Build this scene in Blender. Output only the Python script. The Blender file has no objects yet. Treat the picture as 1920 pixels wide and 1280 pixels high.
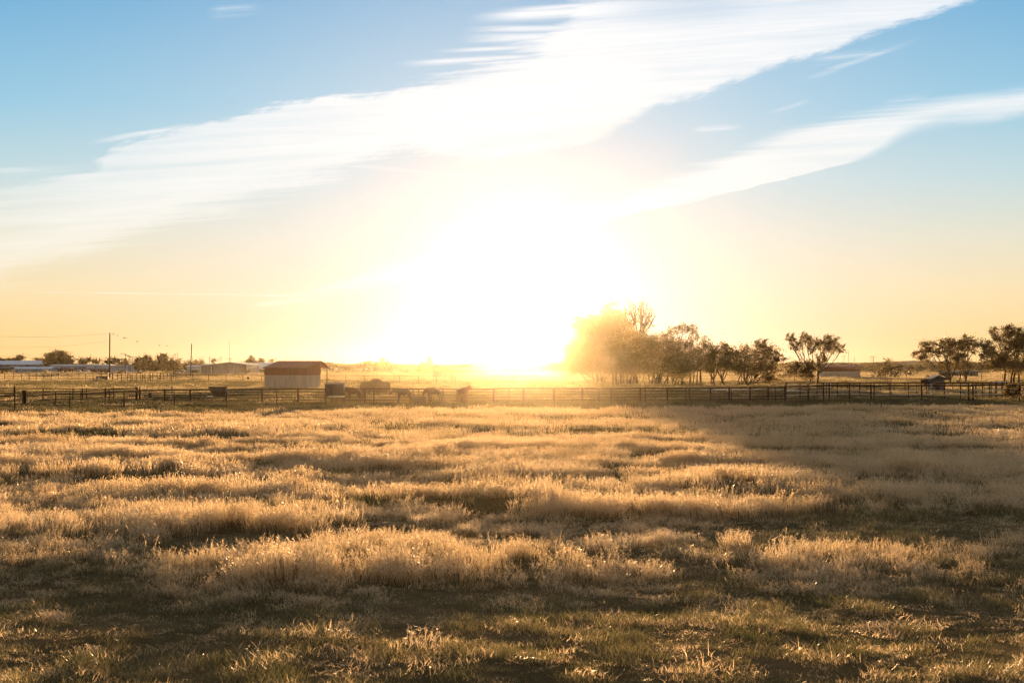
import bpy, bmesh, math, random
import numpy as np
from mathutils import Vector, Matrix, Euler

R = math.radians
scene = bpy.context.scene
C = scene.collection

# ---------------------------------------------------------------- camera
FPX = 2667.0            # focal length in photo pixels (50 mm on 36 mm)
CAM_H = 3.4
HORIZON = 685.0
PITCH = math.atan((HORIZON - 640) / FPX)
cam_d = bpy.data.cameras.new("camera")
cam_d.sensor_width = 36.0
cam_d.lens = 50.0
cam_d.clip_start = 0.1
cam_d.clip_end = 6000.0
cam_d.dof.use_dof = True
cam_d.dof.focus_distance = 60.0
cam_d.dof.aperture_fstop = 3.2
cam = bpy.data.objects.new("camera", cam_d)
cam.location = (0, 0, CAM_H)
cam.rotation_euler = (R(90) + PITCH, 0, 0)
C.objects.link(cam)
scene.camera = cam

# ---------------------------------------------------------------- view
scene.view_settings.view_transform = 'Standard'
scene.view_settings.look = 'None'
scene.view_settings.gamma = 1.0
scene.view_settings.use_curve_mapping = False
EXPOSURE = 1.98
scene.view_settings.exposure = EXPOSURE
KX = 2.0 ** (-EXPOSURE)
scene.render.film_transparent = False
cy = scene.cycles
cy.use_denoising = True
cy.denoiser = 'OPENIMAGEDENOISE'
cy.max_bounces = 8
cy.diffuse_bounces = 3
cy.glossy_bounces = 3
cy.transmission_bounces = 5
cy.transparent_max_bounces = 8
cy.volume_bounces = 0
cy.sample_clamp_indirect = 6.0
cy.filter_width = 1.3

# ---------------------------------------------------------------- sun
SUN_PX = (985.0, 556.0)
SUN_AZ = math.atan((SUN_PX[0] - 960) / FPX)            # to the right of +Y
SUN_EL = math.atan((HORIZON - SUN_PX[1]) / FPX)
sun_dir = Vector((math.sin(SUN_AZ) * math.cos(SUN_EL), math.cos(SUN_AZ) * math.cos(SUN_EL), math.sin(SUN_EL)))
sun_d = bpy.data.lights.new("sun", 'SUN')
sun_d.energy = 5.0
sun_d.angle = R(0.5)
sun_d.color = (1.0, 0.62, 0.315)
sun = bpy.data.objects.new("sun", sun_d)
sun.rotation_euler = (-sun_dir).to_track_quat('-Z', 'Y').to_euler()
sun.location = (0, 0, 60)
C.objects.link(sun)


def lin(c):
    out = []
    for v in c[:3]:
        v = v / 255.0
        out.append(v / 12.92 if v <= 0.04045 else ((v + 0.055) / 1.055) ** 2.4)
    return tuple(out) + (1.0,)


class NT:
    """small helper to write node trees"""
    def __init__(self, tree):
        self.t = tree
        self.n = tree.nodes
        self.l = tree.links

    def node(self, typ, **kw):
        n = self.n.new(typ)
        for k, v in kw.items():
            setattr(n, k, v)
        return n

    def put(self, sock, v):
        if hasattr(v, 'is_linked') or isinstance(v, bpy.types.NodeSocket):
            self.l.new(v, sock)
        elif v is not None:
            sock.default_value = v

    def m(self, op, a, b=None, c=None, clamp=False):
        n = self.node('ShaderNodeMath', operation=op, use_clamp=clamp)
        self.put(n.inputs[0], a)
        if b is not None:
            self.put(n.inputs[1], b)
        if c is not None:
            self.put(n.inputs[2], c)
        return n.outputs[0]

    def add(self, a, b): return self.m('ADD', a, b)
    def sub(self, a, b): return self.m('SUBTRACT', a, b)
    def mul(self, a, b): return self.m('MULTIPLY', a, b)
    def div(self, a, b): return self.m('DIVIDE', a, b)

    def smooth(self, x, lo, hi, a=0.0, b=1.0):
        n = self.node('ShaderNodeMapRange', interpolation_type='SMOOTHSTEP')
        for s, v in zip(n.inputs[:5], (x, lo, hi, a, b)):
            self.put(s, v)
        return n.outputs[0]

    def mix(self, f, a, b, blend='MIX', clamp=False):
        n = self.node('ShaderNodeMix', data_type='RGBA', blend_type=blend)
        n.clamp_factor = True
        self.put(n.inputs[0], f)
        self.put(n.inputs[6], a)
        self.put(n.inputs[7], b)
        return n.outputs[2]

    def noise(self, vec, scale=5.0, detail=4.0, rough=0.5, dist=0.0, dims='3D'):
        n = self.node('ShaderNodeTexNoise', noise_dimensions=dims)
        if vec is not None:
            self.l.new(vec, n.inputs['Vector'])
        n.inputs['Scale'].default_value = scale
        n.inputs['Detail'].default_value = detail
        n.inputs['Roughness'].default_value = rough
        n.inputs['Distortion'].default_value = dist
        return n.outputs['Fac']

    def xyz(self, x, y, z=0.0):
        n = self.node('ShaderNodeCombineXYZ')
        for s, v in zip(n.inputs, (x, y, z)):
            self.put(s, v)
        return n.outputs[0]

    def ramp(self, fac, stops, interp='LINEAR'):
        n = self.node('ShaderNodeValToRGB')
        n.color_ramp.interpolation = interp
        el = n.color_ramp.elements
        while len(el) < len(stops):
            el.new(0.5)
        for e, (p, c) in zip(el, stops):
            e.position = p
            e.color = c
        self.put(n.inputs[0], fac)
        return n.outputs[0]

    def curve(self, x, pts):
        """Float Curve through (px, py) photo coordinates, px/1920 -> value py/1280"""
        n = self.node('ShaderNodeFloatCurve')
        cu = n.mapping.curves[0]
        n.mapping.use_clip = False
        n.mapping.extend = 'HORIZONTAL'
        ps = [(a / 1920.0, b / 1280.0) for a, b in pts]
        while len(cu.points) < len(ps):
            cu.points.new(0.5, 0.5)
        for p, (a, b) in zip(cu.points, ps):
            p.location = (a, b)
            p.handle_type = 'AUTO'
        n.mapping.update()
        self.put(n.inputs['Value'], x)
        return n.outputs[0]


# ---------------------------------------------------------------- world: evening sky with cirrus
world = bpy.data.worlds.new("World")
scene.world = world
world.use_nodes = True
wt = NT(world.node_tree)
wt.n.clear()
tc = wt.node('ShaderNodeTexCoord')
sep = wt.node('ShaderNodeSeparateXYZ')
wt.l.new(tc.outputs['Generated'], sep.inputs[0])
dx, dy, dz = sep.outputs
yy = wt.m('MAXIMUM', dy, 0.12)
u = wt.div(dx, yy)
v = wt.div(dz, yy)
P = wt.m('MULTIPLY_ADD', u, FPX / 1920.0, 0.5)                 # azimuth tangent, unit = photo width
Q = wt.m('MULTIPLY_ADD', v, -FPX / 1280.0, HORIZON / 1280.0)   # elevation tangent, unit = photo height

# base gradient with elevation
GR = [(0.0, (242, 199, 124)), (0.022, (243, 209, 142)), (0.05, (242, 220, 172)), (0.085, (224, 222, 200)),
      (0.125, (190, 216, 221)), (0.175, (145, 199, 225)), (0.25, (102, 171, 215)), (0.42, (160, 174, 186)), (1.0, (186, 180, 172))]  # last stops, above the view, are brightened as added fill for shaded ground
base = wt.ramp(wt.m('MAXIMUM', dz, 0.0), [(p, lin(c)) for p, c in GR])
# the half of the sky behind the camera is duller, though brightened as added fill light
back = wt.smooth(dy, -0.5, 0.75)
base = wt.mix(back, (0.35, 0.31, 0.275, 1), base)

# angle from the sun -> aureole
vd = wt.node('ShaderNodeVectorMath', operation='DISTANCE')
wt.l.new(tc.outputs['Generated'], vd.inputs[0])
vd.inputs[1].default_value = tuple(sun_dir)
ang = vd.outputs['Value']


def expo(scale, amp):
    return wt.mul(wt.m('EXPONENT', wt.mul(ang, -1.0 / scale)), amp)


vs = wt.node('ShaderNodeVectorMath', operation='SCALE')
gl1 = wt.mix(1.0, (1.0, 0.80, 0.50, 1), (1, 1, 1, 1), 'MULTIPLY')


def glow(color, amt):
    n = wt.node('ShaderNodeVectorMath', operation='SCALE')
    n.inputs[0].default_value = color
    wt.put(n.inputs['Scale'], amt)
    return n.outputs[0]


def vadd(a, b):
    n = wt.node('ShaderNodeVectorMath', operation='ADD')
    wt.put(n.inputs[0], a)
    wt.put(n.inputs[1], b)
    return n.outputs[0]


def gauss(w, amp):
    q = wt.div(ang, w)
    return wt.mul(wt.m('EXPONENT', wt.mul(wt.mul(q, q), -1.0)), amp)


def screen(col, amt, tint):
    """col lifted towards the tint by amt, never past it"""
    return wt.mix(amt, col, tint)


G_W = gauss(0.235, 0.62)
G_N = gauss(0.112, 0.74)
W_C = (0.84, 0.83, 0.87, 1)


def veil(col):
    return wt.mix(G_N, wt.mix(G_W, col, W_C), (0.90, 0.88, 0.90, 1))


g_mid = glow((1.0, 0.88, 0.72), expo(0.026, 0.6))
g_core = glow((1.0, 0.85, 0.55), expo(0.010, 14.0))
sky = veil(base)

# --- cirrus
fib = wt.xyz(wt.mul(wt.add(P, wt.mul(Q, 0.10)), 2.2), wt.mul(wt.add(Q, wt.mul(P, 0.085)), 30.0), 0.0)
nf = wt.noise(fib, 1.6, 8.0, 0.68, 0.5)
nf2 = wt.noise(wt.xyz(wt.mul(P, 2.6), wt.mul(wt.add(Q, wt.mul(P, 0.10)), 75.0), 3.0), 1.5, 5.0, 0.65)
nb = wt.noise(wt.xyz(wt.mul(P, 9.0), wt.mul(wt.add(Q, wt.mul(P, 0.33)), 12.0), 7.0), 2.0, 5.0, 0.6)
nfc = wt.sub(nf, 0.5)
nf2c = wt.sub(nf2, 0.5)
nbc = wt.sub(nb, 0.5)

UA = wt.curve(P, [(0, 322), (90, 316), (165, 308), (215, 268), (290, 245), (430, 213), (520, 194), (620, 176), (710, 166),
                  (790, 140), (860, 118), (930, 94), (1000, 66), (1050, 20), (1100, -20), (1400, -60), (1920, -60)])
LA = wt.curve(P, [(0, 540), (70, 515), (150, 496), (230, 468), (310, 440), (370, 424), (450, 404), (540, 376), (620, 345),
                  (690, 312), (750, 288), (790, 288), (850, 297), (930, 302), (1010, 292), (1080, 274), (1140, 254),
                  (1190, 228), (1240, 203), (1300, 186), (1400, 150), (1480, 122), (1560, 98), (1650, 62), (1760, 26), (1850, -6), (1920, -40)])
softU = wt.curve(P, [(0, 60), (180, 22), (500, 14), (740, 24), (880, 40), (1000, 50), (1920, 40)])
softL = wt.curve(P, [(0, 60), (250, 60), (560, 60), (740, 30), (950, 26), (1200, 24), (1300, 20), (1920, 22)])
ampL = wt.curve(P, [(0, 60), (600, 110), (740, 60), (900, 20), (1300, 6), (1920, 8)])
nd = wt.sub(wt.noise(wt.xyz(wt.mul(wt.add(P, wt.mul(Q, 0.4)), 30.0), wt.mul(wt.add(Q, wt.mul(P, 0.3)), 60.0), 9.0), 2.0, 6.0, 0.7), 0.5)
q_l = wt.add(Q, wt.add(wt.mul(nf2c, wt.mul(ampL, 1.3)), wt.add(wt.mul(nbc, 0.030), wt.mul(nd, 0.026))))
ampU = wt.curve(P, [(0, 60), (250, 20), (600, 14), (720, 30), (820, 60), (950, 90), (1100, 60), (1920, 20)])
q_u = wt.add(Q, wt.add(wt.mul(nf2c, wt.mul(ampU, 1.4)), wt.add(wt.mul(nfc, 0.045), wt.mul(nd, 0.030))))
mu = wt.smooth(wt.div(wt.sub(q_u, UA), softU), -0.15, 1.0)
ml = wt.smooth(wt.div(wt.sub(LA, q_l), softL), -0.15, 1.0)
mA = wt.mul(mu, ml)
dens = wt.curve(P, [(0, 540), (250, 780), (600, 1000), (900, 1220), (1300, 1120), (1920, 1080)])
mA = wt.mul(mA, wt.m('MULTIPLY_ADD', wt.add(nfc, wt.mul(nf2c, 0.6)), 1.0, dens, clamp=True))
# gap of blue near the top, right of the feathered strands
gap = wt.mul(wt.smooth(wt.m('ABSOLUTE', wt.sub(P, 0.665)), 0.10, 0.02), wt.smooth(wt.add(Q, wt.mul(nfc, 0.03)), 0.055, 0.0))
mA = wt.mul(mA, wt.m('MULTIPLY_ADD', gap, -0.35, 1.0))

UB = wt.curve(P, [(0, 660), (440, 575), (540, 552), (620, 523), (690, 497), (780, 478), (860, 462), (950, 428), (1050, 392),
                  (1150, 363), (1250, 332), (1330, 305), (1400, 270), (1450, 250), (1560, 220), (1700, 190), (1800, 170), (1920, 152)])
LB = wt.curve(P, [(0, 640), (440, 576), (540, 566), (620, 556), (700, 548), (860, 524), (1000, 480), (1100, 432), (1180, 404),
                  (1280, 385), (1400, 355), (1500, 330), (1600, 305), (1650, 290), (1700, 262), (1780, 242), (1850, 238), (1920, 222)])
softB = wt.curve(P, [(0, 12), (600, 22), (1000, 40), (1300, 34), (1600, 30), (1920, 40)])
softBl = wt.curve(P, [(0, 10), (700, 40), (1000, 40), (1120, 10), (1300, 6), (1600, 9), (1700, 34), (1920, 24)])
mBu = wt.smooth(wt.div(wt.sub(wt.add(Q, wt.add(wt.mul(nfc, 0.04), wt.mul(nf2c, 0.025))), UB), softB), -0.2, 1.0)
mBl = wt.smooth(wt.div(wt.sub(LB, wt.add(Q, wt.add(wt.mul(nf2c, 0.012), wt.mul(nd, 0.010)))), softBl), -0.1, 1.0)
mB = wt.mul(wt.mul(mBu, mBl), wt.m('MULTIPLY_ADD', nfc, 1.1, 0.74, clamp=True))


def wisp(x0, y0, x1, y1, w, a):
    p0, p1 = x0 / 1920.0, x1 / 1920.0
    t = wt.m('DIVIDE', wt.sub(P, p0), p1 - p0)
    line = wt.m('MULTIPLY_ADD', t, (y1 - y0) / 1280.0, y0 / 1280.0)
    d = wt.m('ABSOLUTE', wt.add(wt.sub(Q, line), wt.mul(nfc, w / 1280.0 * 1.5)))
    f = wt.smooth(d, w / 1280.0, 0.0)
    ends = wt.mul(wt.smooth(t, 0.0, 0.3), wt.smooth(t, 1.0, 0.6))
    return wt.mul(wt.mul(f, ends), wt.m('MULTIPLY_ADD', wt.add(nfc, nf2c), 1.3, a, clamp=True))


wisps = [wisp(868, 34, 1260, 8, 15, .95), wisp(858, 54, 1240, 47, 10, .95), wisp(850, 72, 1200, 64, 13, .75), wisp(800, 95, 1160, 80, 7, .6),
         wisp(730, 119, 1100, 96, 9, .9), wisp(900, 22, 1280, -6, 9, .8), wisp(150, 270, 400, 226, 8, .5), wisp(-80, 322, 260, 312, 10, .3),
         wisp(1490, 156, 1740, 66, 9, .30), wisp(1290, 243, 1400, 236, 9, .42), wisp(1440, 212, 1525, 186, 7, .38),
         wisp(455, 574, 620, 556, 6, .55), wisp(-60, 545, 780, 558, 3, .25), wisp(380, 22, 500, 14, 16, .25),
         wisp(560, 300, 960, 338, 7, .25), wisp(1500, 120, 1700, 84, 16, .16), wisp(1640, 205, 1760, 175, 20, .2)]
mW = wisps[0]
for w in wisps[1:]:
    mW = wt.m('MAXIMUM', mW, w)
mask = wt.m('MAXIMUM', wt.m('MAXIMUM', mA, mB), mW)
mask = wt.mul(mask, wt.smooth(dy, 0.5, 0.75))
# grey hollow inside the hooked lobe
hol = wt.mul(wt.smooth(wt.m('ABSOLUTE', wt.sub(Q, wt.m('MULTIPLY_ADD', P, -0.19, 0.302))), 0.022, 0.0),
             wt.mul(wt.smooth(P, 0.42, 0.47), wt.smooth(P, 0.66, 0.58)))
ccol = wt.ramp(Q, [(0.0, (0.90, 0.93, 0.97, 1)), (0.25, (0.92, 0.93, 0.92, 1)), (0.38, (1.0, 0.96, 0.88, 1)), (0.45, (1.12, 1.07, 0.98, 1))])
cglow = wt.mix(G_N, wt.mix(G_W, ccol, (1.02, 1.0, 0.98, 1)), (1.15, 1.12, 1.08, 1))
ccn = wt.node('ShaderNodeVectorMath', operation='SCALE')
wt.l.new(cglow, ccn.inputs[0])
wt.put(ccn.inputs['Scale'], wt.m('MULTIPLY_ADD', hol, -0.08, 1.0))
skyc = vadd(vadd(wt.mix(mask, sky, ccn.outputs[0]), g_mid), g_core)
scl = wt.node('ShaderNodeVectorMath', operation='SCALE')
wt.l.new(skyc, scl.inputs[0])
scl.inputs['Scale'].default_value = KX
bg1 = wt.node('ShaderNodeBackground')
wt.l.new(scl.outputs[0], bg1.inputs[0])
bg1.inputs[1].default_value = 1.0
nish = wt.node('ShaderNodeTexSky', sky_type='NISHITA')
nish.sun_disc = False
nish.sun_elevation = SUN_EL
nish.sun_rotation = SUN_AZ
nish.altitude = 250
bg2 = wt.node('ShaderNodeBackground')
wt.l.new(nish.outputs[0], bg2.inputs[0])
bg2.inputs[1].default_value = 0.0015
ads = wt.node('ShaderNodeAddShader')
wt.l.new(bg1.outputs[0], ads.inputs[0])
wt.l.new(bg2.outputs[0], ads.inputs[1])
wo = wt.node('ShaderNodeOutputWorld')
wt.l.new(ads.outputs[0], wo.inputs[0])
world.cycles.sampling_method = 'MANUAL'
world.cycles.sample_map_resolution = 1024

# ---------------------------------------------------------------- helpers


def tag(o, label=None, cat=None, group=None, kind=None):
    if label: o['label'] = label
    if cat: o['category'] = cat
    if group: o['group'] = group
    if kind: o['kind'] = kind
    return o


def thing(name, label, cat, loc=(0, 0, 0), group=None, rotz=0.0):
    o = bpy.data.objects.new(name, None)
    o.empty_display_size = 0.3
    o.location = loc
    o.rotation_euler = (0, 0, rotz)
    C.objects.link(o)
    return tag(o, label, cat, group)


def link(name, me, mat=None, parent=None):
    """link a mesh written in world coordinates; under a parent its coordinates are local to it"""
    o = bpy.data.objects.new(name, me)
    if mat is not None and len(me.materials) == 0:
        me.materials.append(mat)
    C.objects.link(o)
    if parent is not None:
        o.parent = parent
    return o


class MB:
    def __init__(self):
        self.v = []
        self.f = []

    def box(self, c, s, rot=None):
        i = len(self.v)
        M = Euler(rot).to_matrix() if rot else None
        for sz in (-1, 1):
            for sx, sy in ((-1, -1), (1, -1), (1, 1), (-1, 1)):
                p = Vector((sx * s[0] / 2, sy * s[1] / 2, sz * s[2] / 2))
                if M: p = M @ p
                self.v.append(tuple(p + Vector(c)))
        self.f += [(i + 3, i + 2, i + 1, i), (i + 4, i + 5, i + 6, i + 7)]
        for a in range(4):
            b = (a + 1) % 4
            self.f.append((i + a, i + b, i + 4 + b, i + 4 + a))
        return self

    def poly(self, pts):
        i = len(self.v)
        self.v += [tuple(p) for p in pts]
        self.f.append(tuple(range(i, i + len(pts))))
        return self

    def slab(self, pts, off):
        """closed solid: polygon pts and the same polygon moved by off"""
        i = len(self.v)
        n = len(pts)
        off = Vector(off)
        self.v += [tuple(p) for p in pts]
        self.v += [tuple(Vector(p) + off) for p in pts]
        self.f.append(tuple(range(i + n - 1, i - 1, -1)))
        self.f.append(tuple(range(i + n, i + 2 * n)))
        for a in range(n):
            b = (a + 1) % n
            self.f.append((i + a, i + b, i + n + b, i + n + a))
        return self

    def tube(self, pts, rad, seg=6, caps=True):
        pts = [Vector(p) for p in pts]
        if not isinstance(rad, (list, tuple)):
            rad = [rad] * len(pts)
        i0 = len(self.v)
        n = len(pts)
        up = None
        for k, p in enumerate(pts):
            t = (pts[min(k + 1, n - 1)] - pts[max(k - 1, 0)])
            if t.length < 1e-9: t = Vector((0, 0, 1))
            t.normalize()
            if up is None:
                up = Vector((0, 0, 1)) if abs(t.z) < 0.9 else Vector((1, 0, 0))
            a = t.cross(up)
            if a.length < 1e-4: a = t.cross(Vector((0, 1, 0.1)))
            a.normalize()
            b = t.cross(a)
            up = b.cross(t) if False else up
            for s in range(seg):
                th = 2 * math.pi * s / seg
                self.v.append(tuple(p + (a * math.cos(th) + b * math.sin(th)) * rad[k]))
        for k in range(n - 1):
            for s in range(seg):
                s2 = (s + 1) % seg
                self.f.append((i0 + k * seg + s, i0 + k * seg + s2, i0 + (k + 1) * seg + s2, i0 + (k + 1) * seg + s))
        if caps:
            self.f.append(tuple(i0 + s for s in range(seg - 1, -1, -1)))
            self.f.append(tuple(i0 + (n - 1) * seg + s for s in range(seg)))
        return self

    def build(self, name, mat, parent=None, smooth=False):
        me = bpy.data.meshes.new(name)
        me.from_pydata(self.v, [], self.f)
        me.validate()
        me.update()
        if smooth:
            me.polygons.foreach_set('use_smooth', [True] * len(me.polygons))
        return link(name, me, mat, parent)


def quads_mesh(name, V, mat=None, tri=False):
    """V: (n, 4 or 3, 3) array of faces"""
    k = V.shape[1]
    n = V.shape[0]
    me = bpy.data.meshes.new(name)
    me.vertices.add(n * k)
    me.vertices.foreach_set('co', V.astype(np.float32).ravel())
    me.loops.add(n * k)
    me.loops.foreach_set('vertex_index', np.arange(n * k, dtype=np.int32))
    me.polygons.add(n)
    me.polygons.foreach_set('loop_start', np.arange(0, n * k, k, dtype=np.int32))
    me.polygons.foreach_set('loop_total', np.full(n, k, dtype=np.int32))
    me.update(calc_edges=True)
    if mat: me.materials.append(mat)
    return me


def W(px, py):
    """ground point seen at photo pixel (px, py)"""
    Y = CAM_H * FPX / (py - HORIZON)
    return Vector(((px - 960) / FPX * Y, Y, 0.0))


def Pt(px, py, Y):
    """point at distance Y seen at photo pixel"""
    return Vector(((px - 960) / FPX * Y, Y, CAM_H - (py - HORIZON) / FPX * Y))


# value noise
def _hash(ix, iy, seed):
    h = (ix.astype(np.int64) * 374761393 + iy.astype(np.int64) * 668265263 + seed * 1442695041) & 0xFFFFFFFF
    h = ((h ^ (h >> 13)) * 1274126177) & 0xFFFFFFFF
    h = h ^ (h >> 16)
    return (h & 0xFFFFFF).astype(np.float64) / 0xFFFFFF


def vnoise(x, y, seed=0):
    x0 = np.floor(x); y0 = np.floor(y)
    fx = x - x0; fy = y - y0
    fx = fx * fx * (3 - 2 * fx); fy = fy * fy * (3 - 2 * fy)
    a = _hash(x0, y0, seed); b = _hash(x0 + 1, y0, seed); c = _hash(x0, y0 + 1, seed); d = _hash(x0 + 1, y0 + 1, seed)
    return (a * (1 - fx) + b * fx) * (1 - fy) + (c * (1 - fx) + d * fx) * fy


def fbm(x, y, seed=0, oct=4, gain=0.5):
    s = 0; a = 1; t = 0
    for o in range(oct):
        s = s + a * vnoise(x * 2 ** o + 13.7 * o, y * 2 ** o - 7.1 * o, seed + o)
        t += a; a *= gain
    return s / t


def sstep(x, a, b):
    t = np.clip((x - a) / (b - a), 0, 1)
    return t * t * (3 - 2 * t)


# ---------------------------------------------------------------- materials


def new_mat(name):
    m = bpy.data.materials.new(name)
    m.use_nodes = True
    m.node_tree.nodes.clear()
    return m, NT(m.node_tree)


def surf(name, col, rough=0.7, metal=0.0, var=0.12, scale=3.0, stretch=(1, 1, 1), col2=None, bump=0.0, spec=0.15):
    m, t = new_mat(name)
    tcn = t.node('ShaderNodeTexCoord')
    mp = t.node('ShaderNodeMapping')
    t.l.new(tcn.outputs['Object'], mp.inputs[0])
    mp.inputs['Scale'].default_value = stretch
    nz = t.noise(mp.outputs[0], scale, 6.0, 0.6)
    c2 = col2 if col2 else tuple(max(0, x * (1 - 2.2 * var)) for x in col[:3])
    c1 = tuple(min(1, x * (1 + var)) for x in col[:3])
    colr = t.mix(t.smooth(nz, 0.3, 0.7), tuple(c2) + (1,), tuple(c1) + (1,))
    b = t.node('ShaderNodeBsdfPrincipled')
    t.l.new(colr, b.inputs['Base Color'])
    b.inputs['Roughness'].default_value = rough
    b.inputs['Metallic'].default_value = metal
    b.inputs['Specular IOR Level'].default_value = spec
    if bump:
        bn = t.node('ShaderNodeBump')
        bn.inputs['Strength'].default_value = bump
        bn.inputs['Distance'].default_value = 0.05
        t.l.new(nz, bn.inputs['Height'])
        t.l.new(bn.outputs[0], b.inputs['Normal'])
    o = t.node('ShaderNodeOutputMaterial')
    t.l.new(b.outputs[0], o.inputs[0])
    return m


def leafy(name, stops, transl=0.5, gloss=0.12, rough=0.35, tcol=None, by='object'):
    """thin vegetation: diffuse + translucent + sheen, colour picked per clump and per position"""
    m, t = new_mat(name)
    oi = t.node('ShaderNodeObjectInfo')
    geo = t.node('ShaderNodeNewGeometry')
    if by == 'island':
        f = geo.outputs['Random Per Island']
    else:
        f = t.m('FRACT', t.add(oi.outputs['Random'], t.mul(geo.outputs['Random Per Island'], 0.6)))
    nz = t.noise(geo.outputs['Position'], 0.22, 3.0, 0.5)
    f = t.m('ADD', t.mul(f, 0.62), t.mul(t.smooth(nz, 0.3, 0.7), 0.38))
    col = t.ramp(f, stops)
    d = t.node('ShaderNodeBsdfDiffuse')
    t.l.new(col, d.inputs[0])
    tr = t.node('ShaderNodeBsdfTranslucent')
    if tcol:
        t.l.new(t.mix(1.0, col, tcol, 'MULTIPLY'), tr.inputs[0])
    else:
        t.l.new(col, tr.inputs[0])
    mx = t.node('ShaderNodeMixShader')
    mx.inputs[0].default_value = transl
    t.l.new(d.outputs[0], mx.inputs[1]); t.l.new(tr.outputs[0], mx.inputs[2])
    g = t.node('ShaderNodeBsdfGlossy')
    g.inputs['Roughness'].default_value = rough
    g.inputs['Color'].default_value = (0.9, 0.85, 0.75, 1)
    mx2 = t.node('ShaderNodeMixShader')
    mx2.inputs[0].default_value = gloss
    t.l.new(mx.outputs[0], mx2.inputs[1]); t.l.new(g.outputs[0], mx2.inputs[2])
    o = t.node('ShaderNodeOutputMaterial')
    t.l.new(mx2.outputs[0], o.inputs[0])
    return m


M = {}
M['gold'] = leafy('dry_grass', [(0.0, (0.40, 0.27, 0.13, 1)), (0.35, (0.57, 0.42, 0.23, 1)), (0.7, (0.70, 0.52, 0.30, 1)), (1.0, (0.77, 0.62, 0.42, 1))], transl=0.62, gloss=0.10)
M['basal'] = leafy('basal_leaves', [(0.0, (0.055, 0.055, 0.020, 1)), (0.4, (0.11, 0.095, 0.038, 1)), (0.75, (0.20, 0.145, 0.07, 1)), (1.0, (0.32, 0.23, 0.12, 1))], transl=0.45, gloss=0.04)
M['paddock'] = leafy('paddock_grass', [(0.0, (0.050, 0.052, 0.020, 1)), (0.4, (0.095, 0.085, 0.035, 1)), (0.75, (0.17, 0.135, 0.065, 1)), (1.0, (0.28, 0.21, 0.11, 1))], transl=0.4, gloss=0.03)  # dark green grass tone, deepened to stand in for shade on the paddocks
M['green'] = leafy('green_grass', [(0.0, (0.058, 0.064, 0.020, 1)), (0.4, (0.11, 0.102, 0.036, 1)), (0.75, (0.21, 0.165, 0.072, 1)), (1.0, (0.33, 0.25, 0.13, 1))], transl=0.5, gloss=0.06)
M['pasture'] = leafy('pasture_grass', [(0.0, (0.20, 0.17, 0.07, 1)), (0.4, (0.34, 0.26, 0.12, 1)), (0.8, (0.46, 0.35, 0.2, 1)), (1.0, (0.55, 0.43, 0.26, 1))], transl=0.5, gloss=0.08)
# ---------------------------------------------------------------- terrain


def field_far(x):
    """distance of the field's far edge (the front fence line)"""
    px = np.array([-900, 28, 130, 330, 600, 1040, 1911, 2800]); Yv = np.array([96, 100, 108, 112, 119, 126, 131, 136])
    X = (px - 960) / FPX * Yv
    return np.interp(x, X, Yv)


def mound(x, y):
    """gentle unevenness of the field, long across the view"""
    a = fbm(x / 9.0 + 3.1, y / 5.0, 11, 3) - 0.5
    b = fbm(x / 2.8, y / 2.0 + 5.0, 23, 3) - 0.5
    k = 1 - sstep(y, 128, 160) * 0.8
    return (0.34 * a + 0.15 * b) * k


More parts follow.
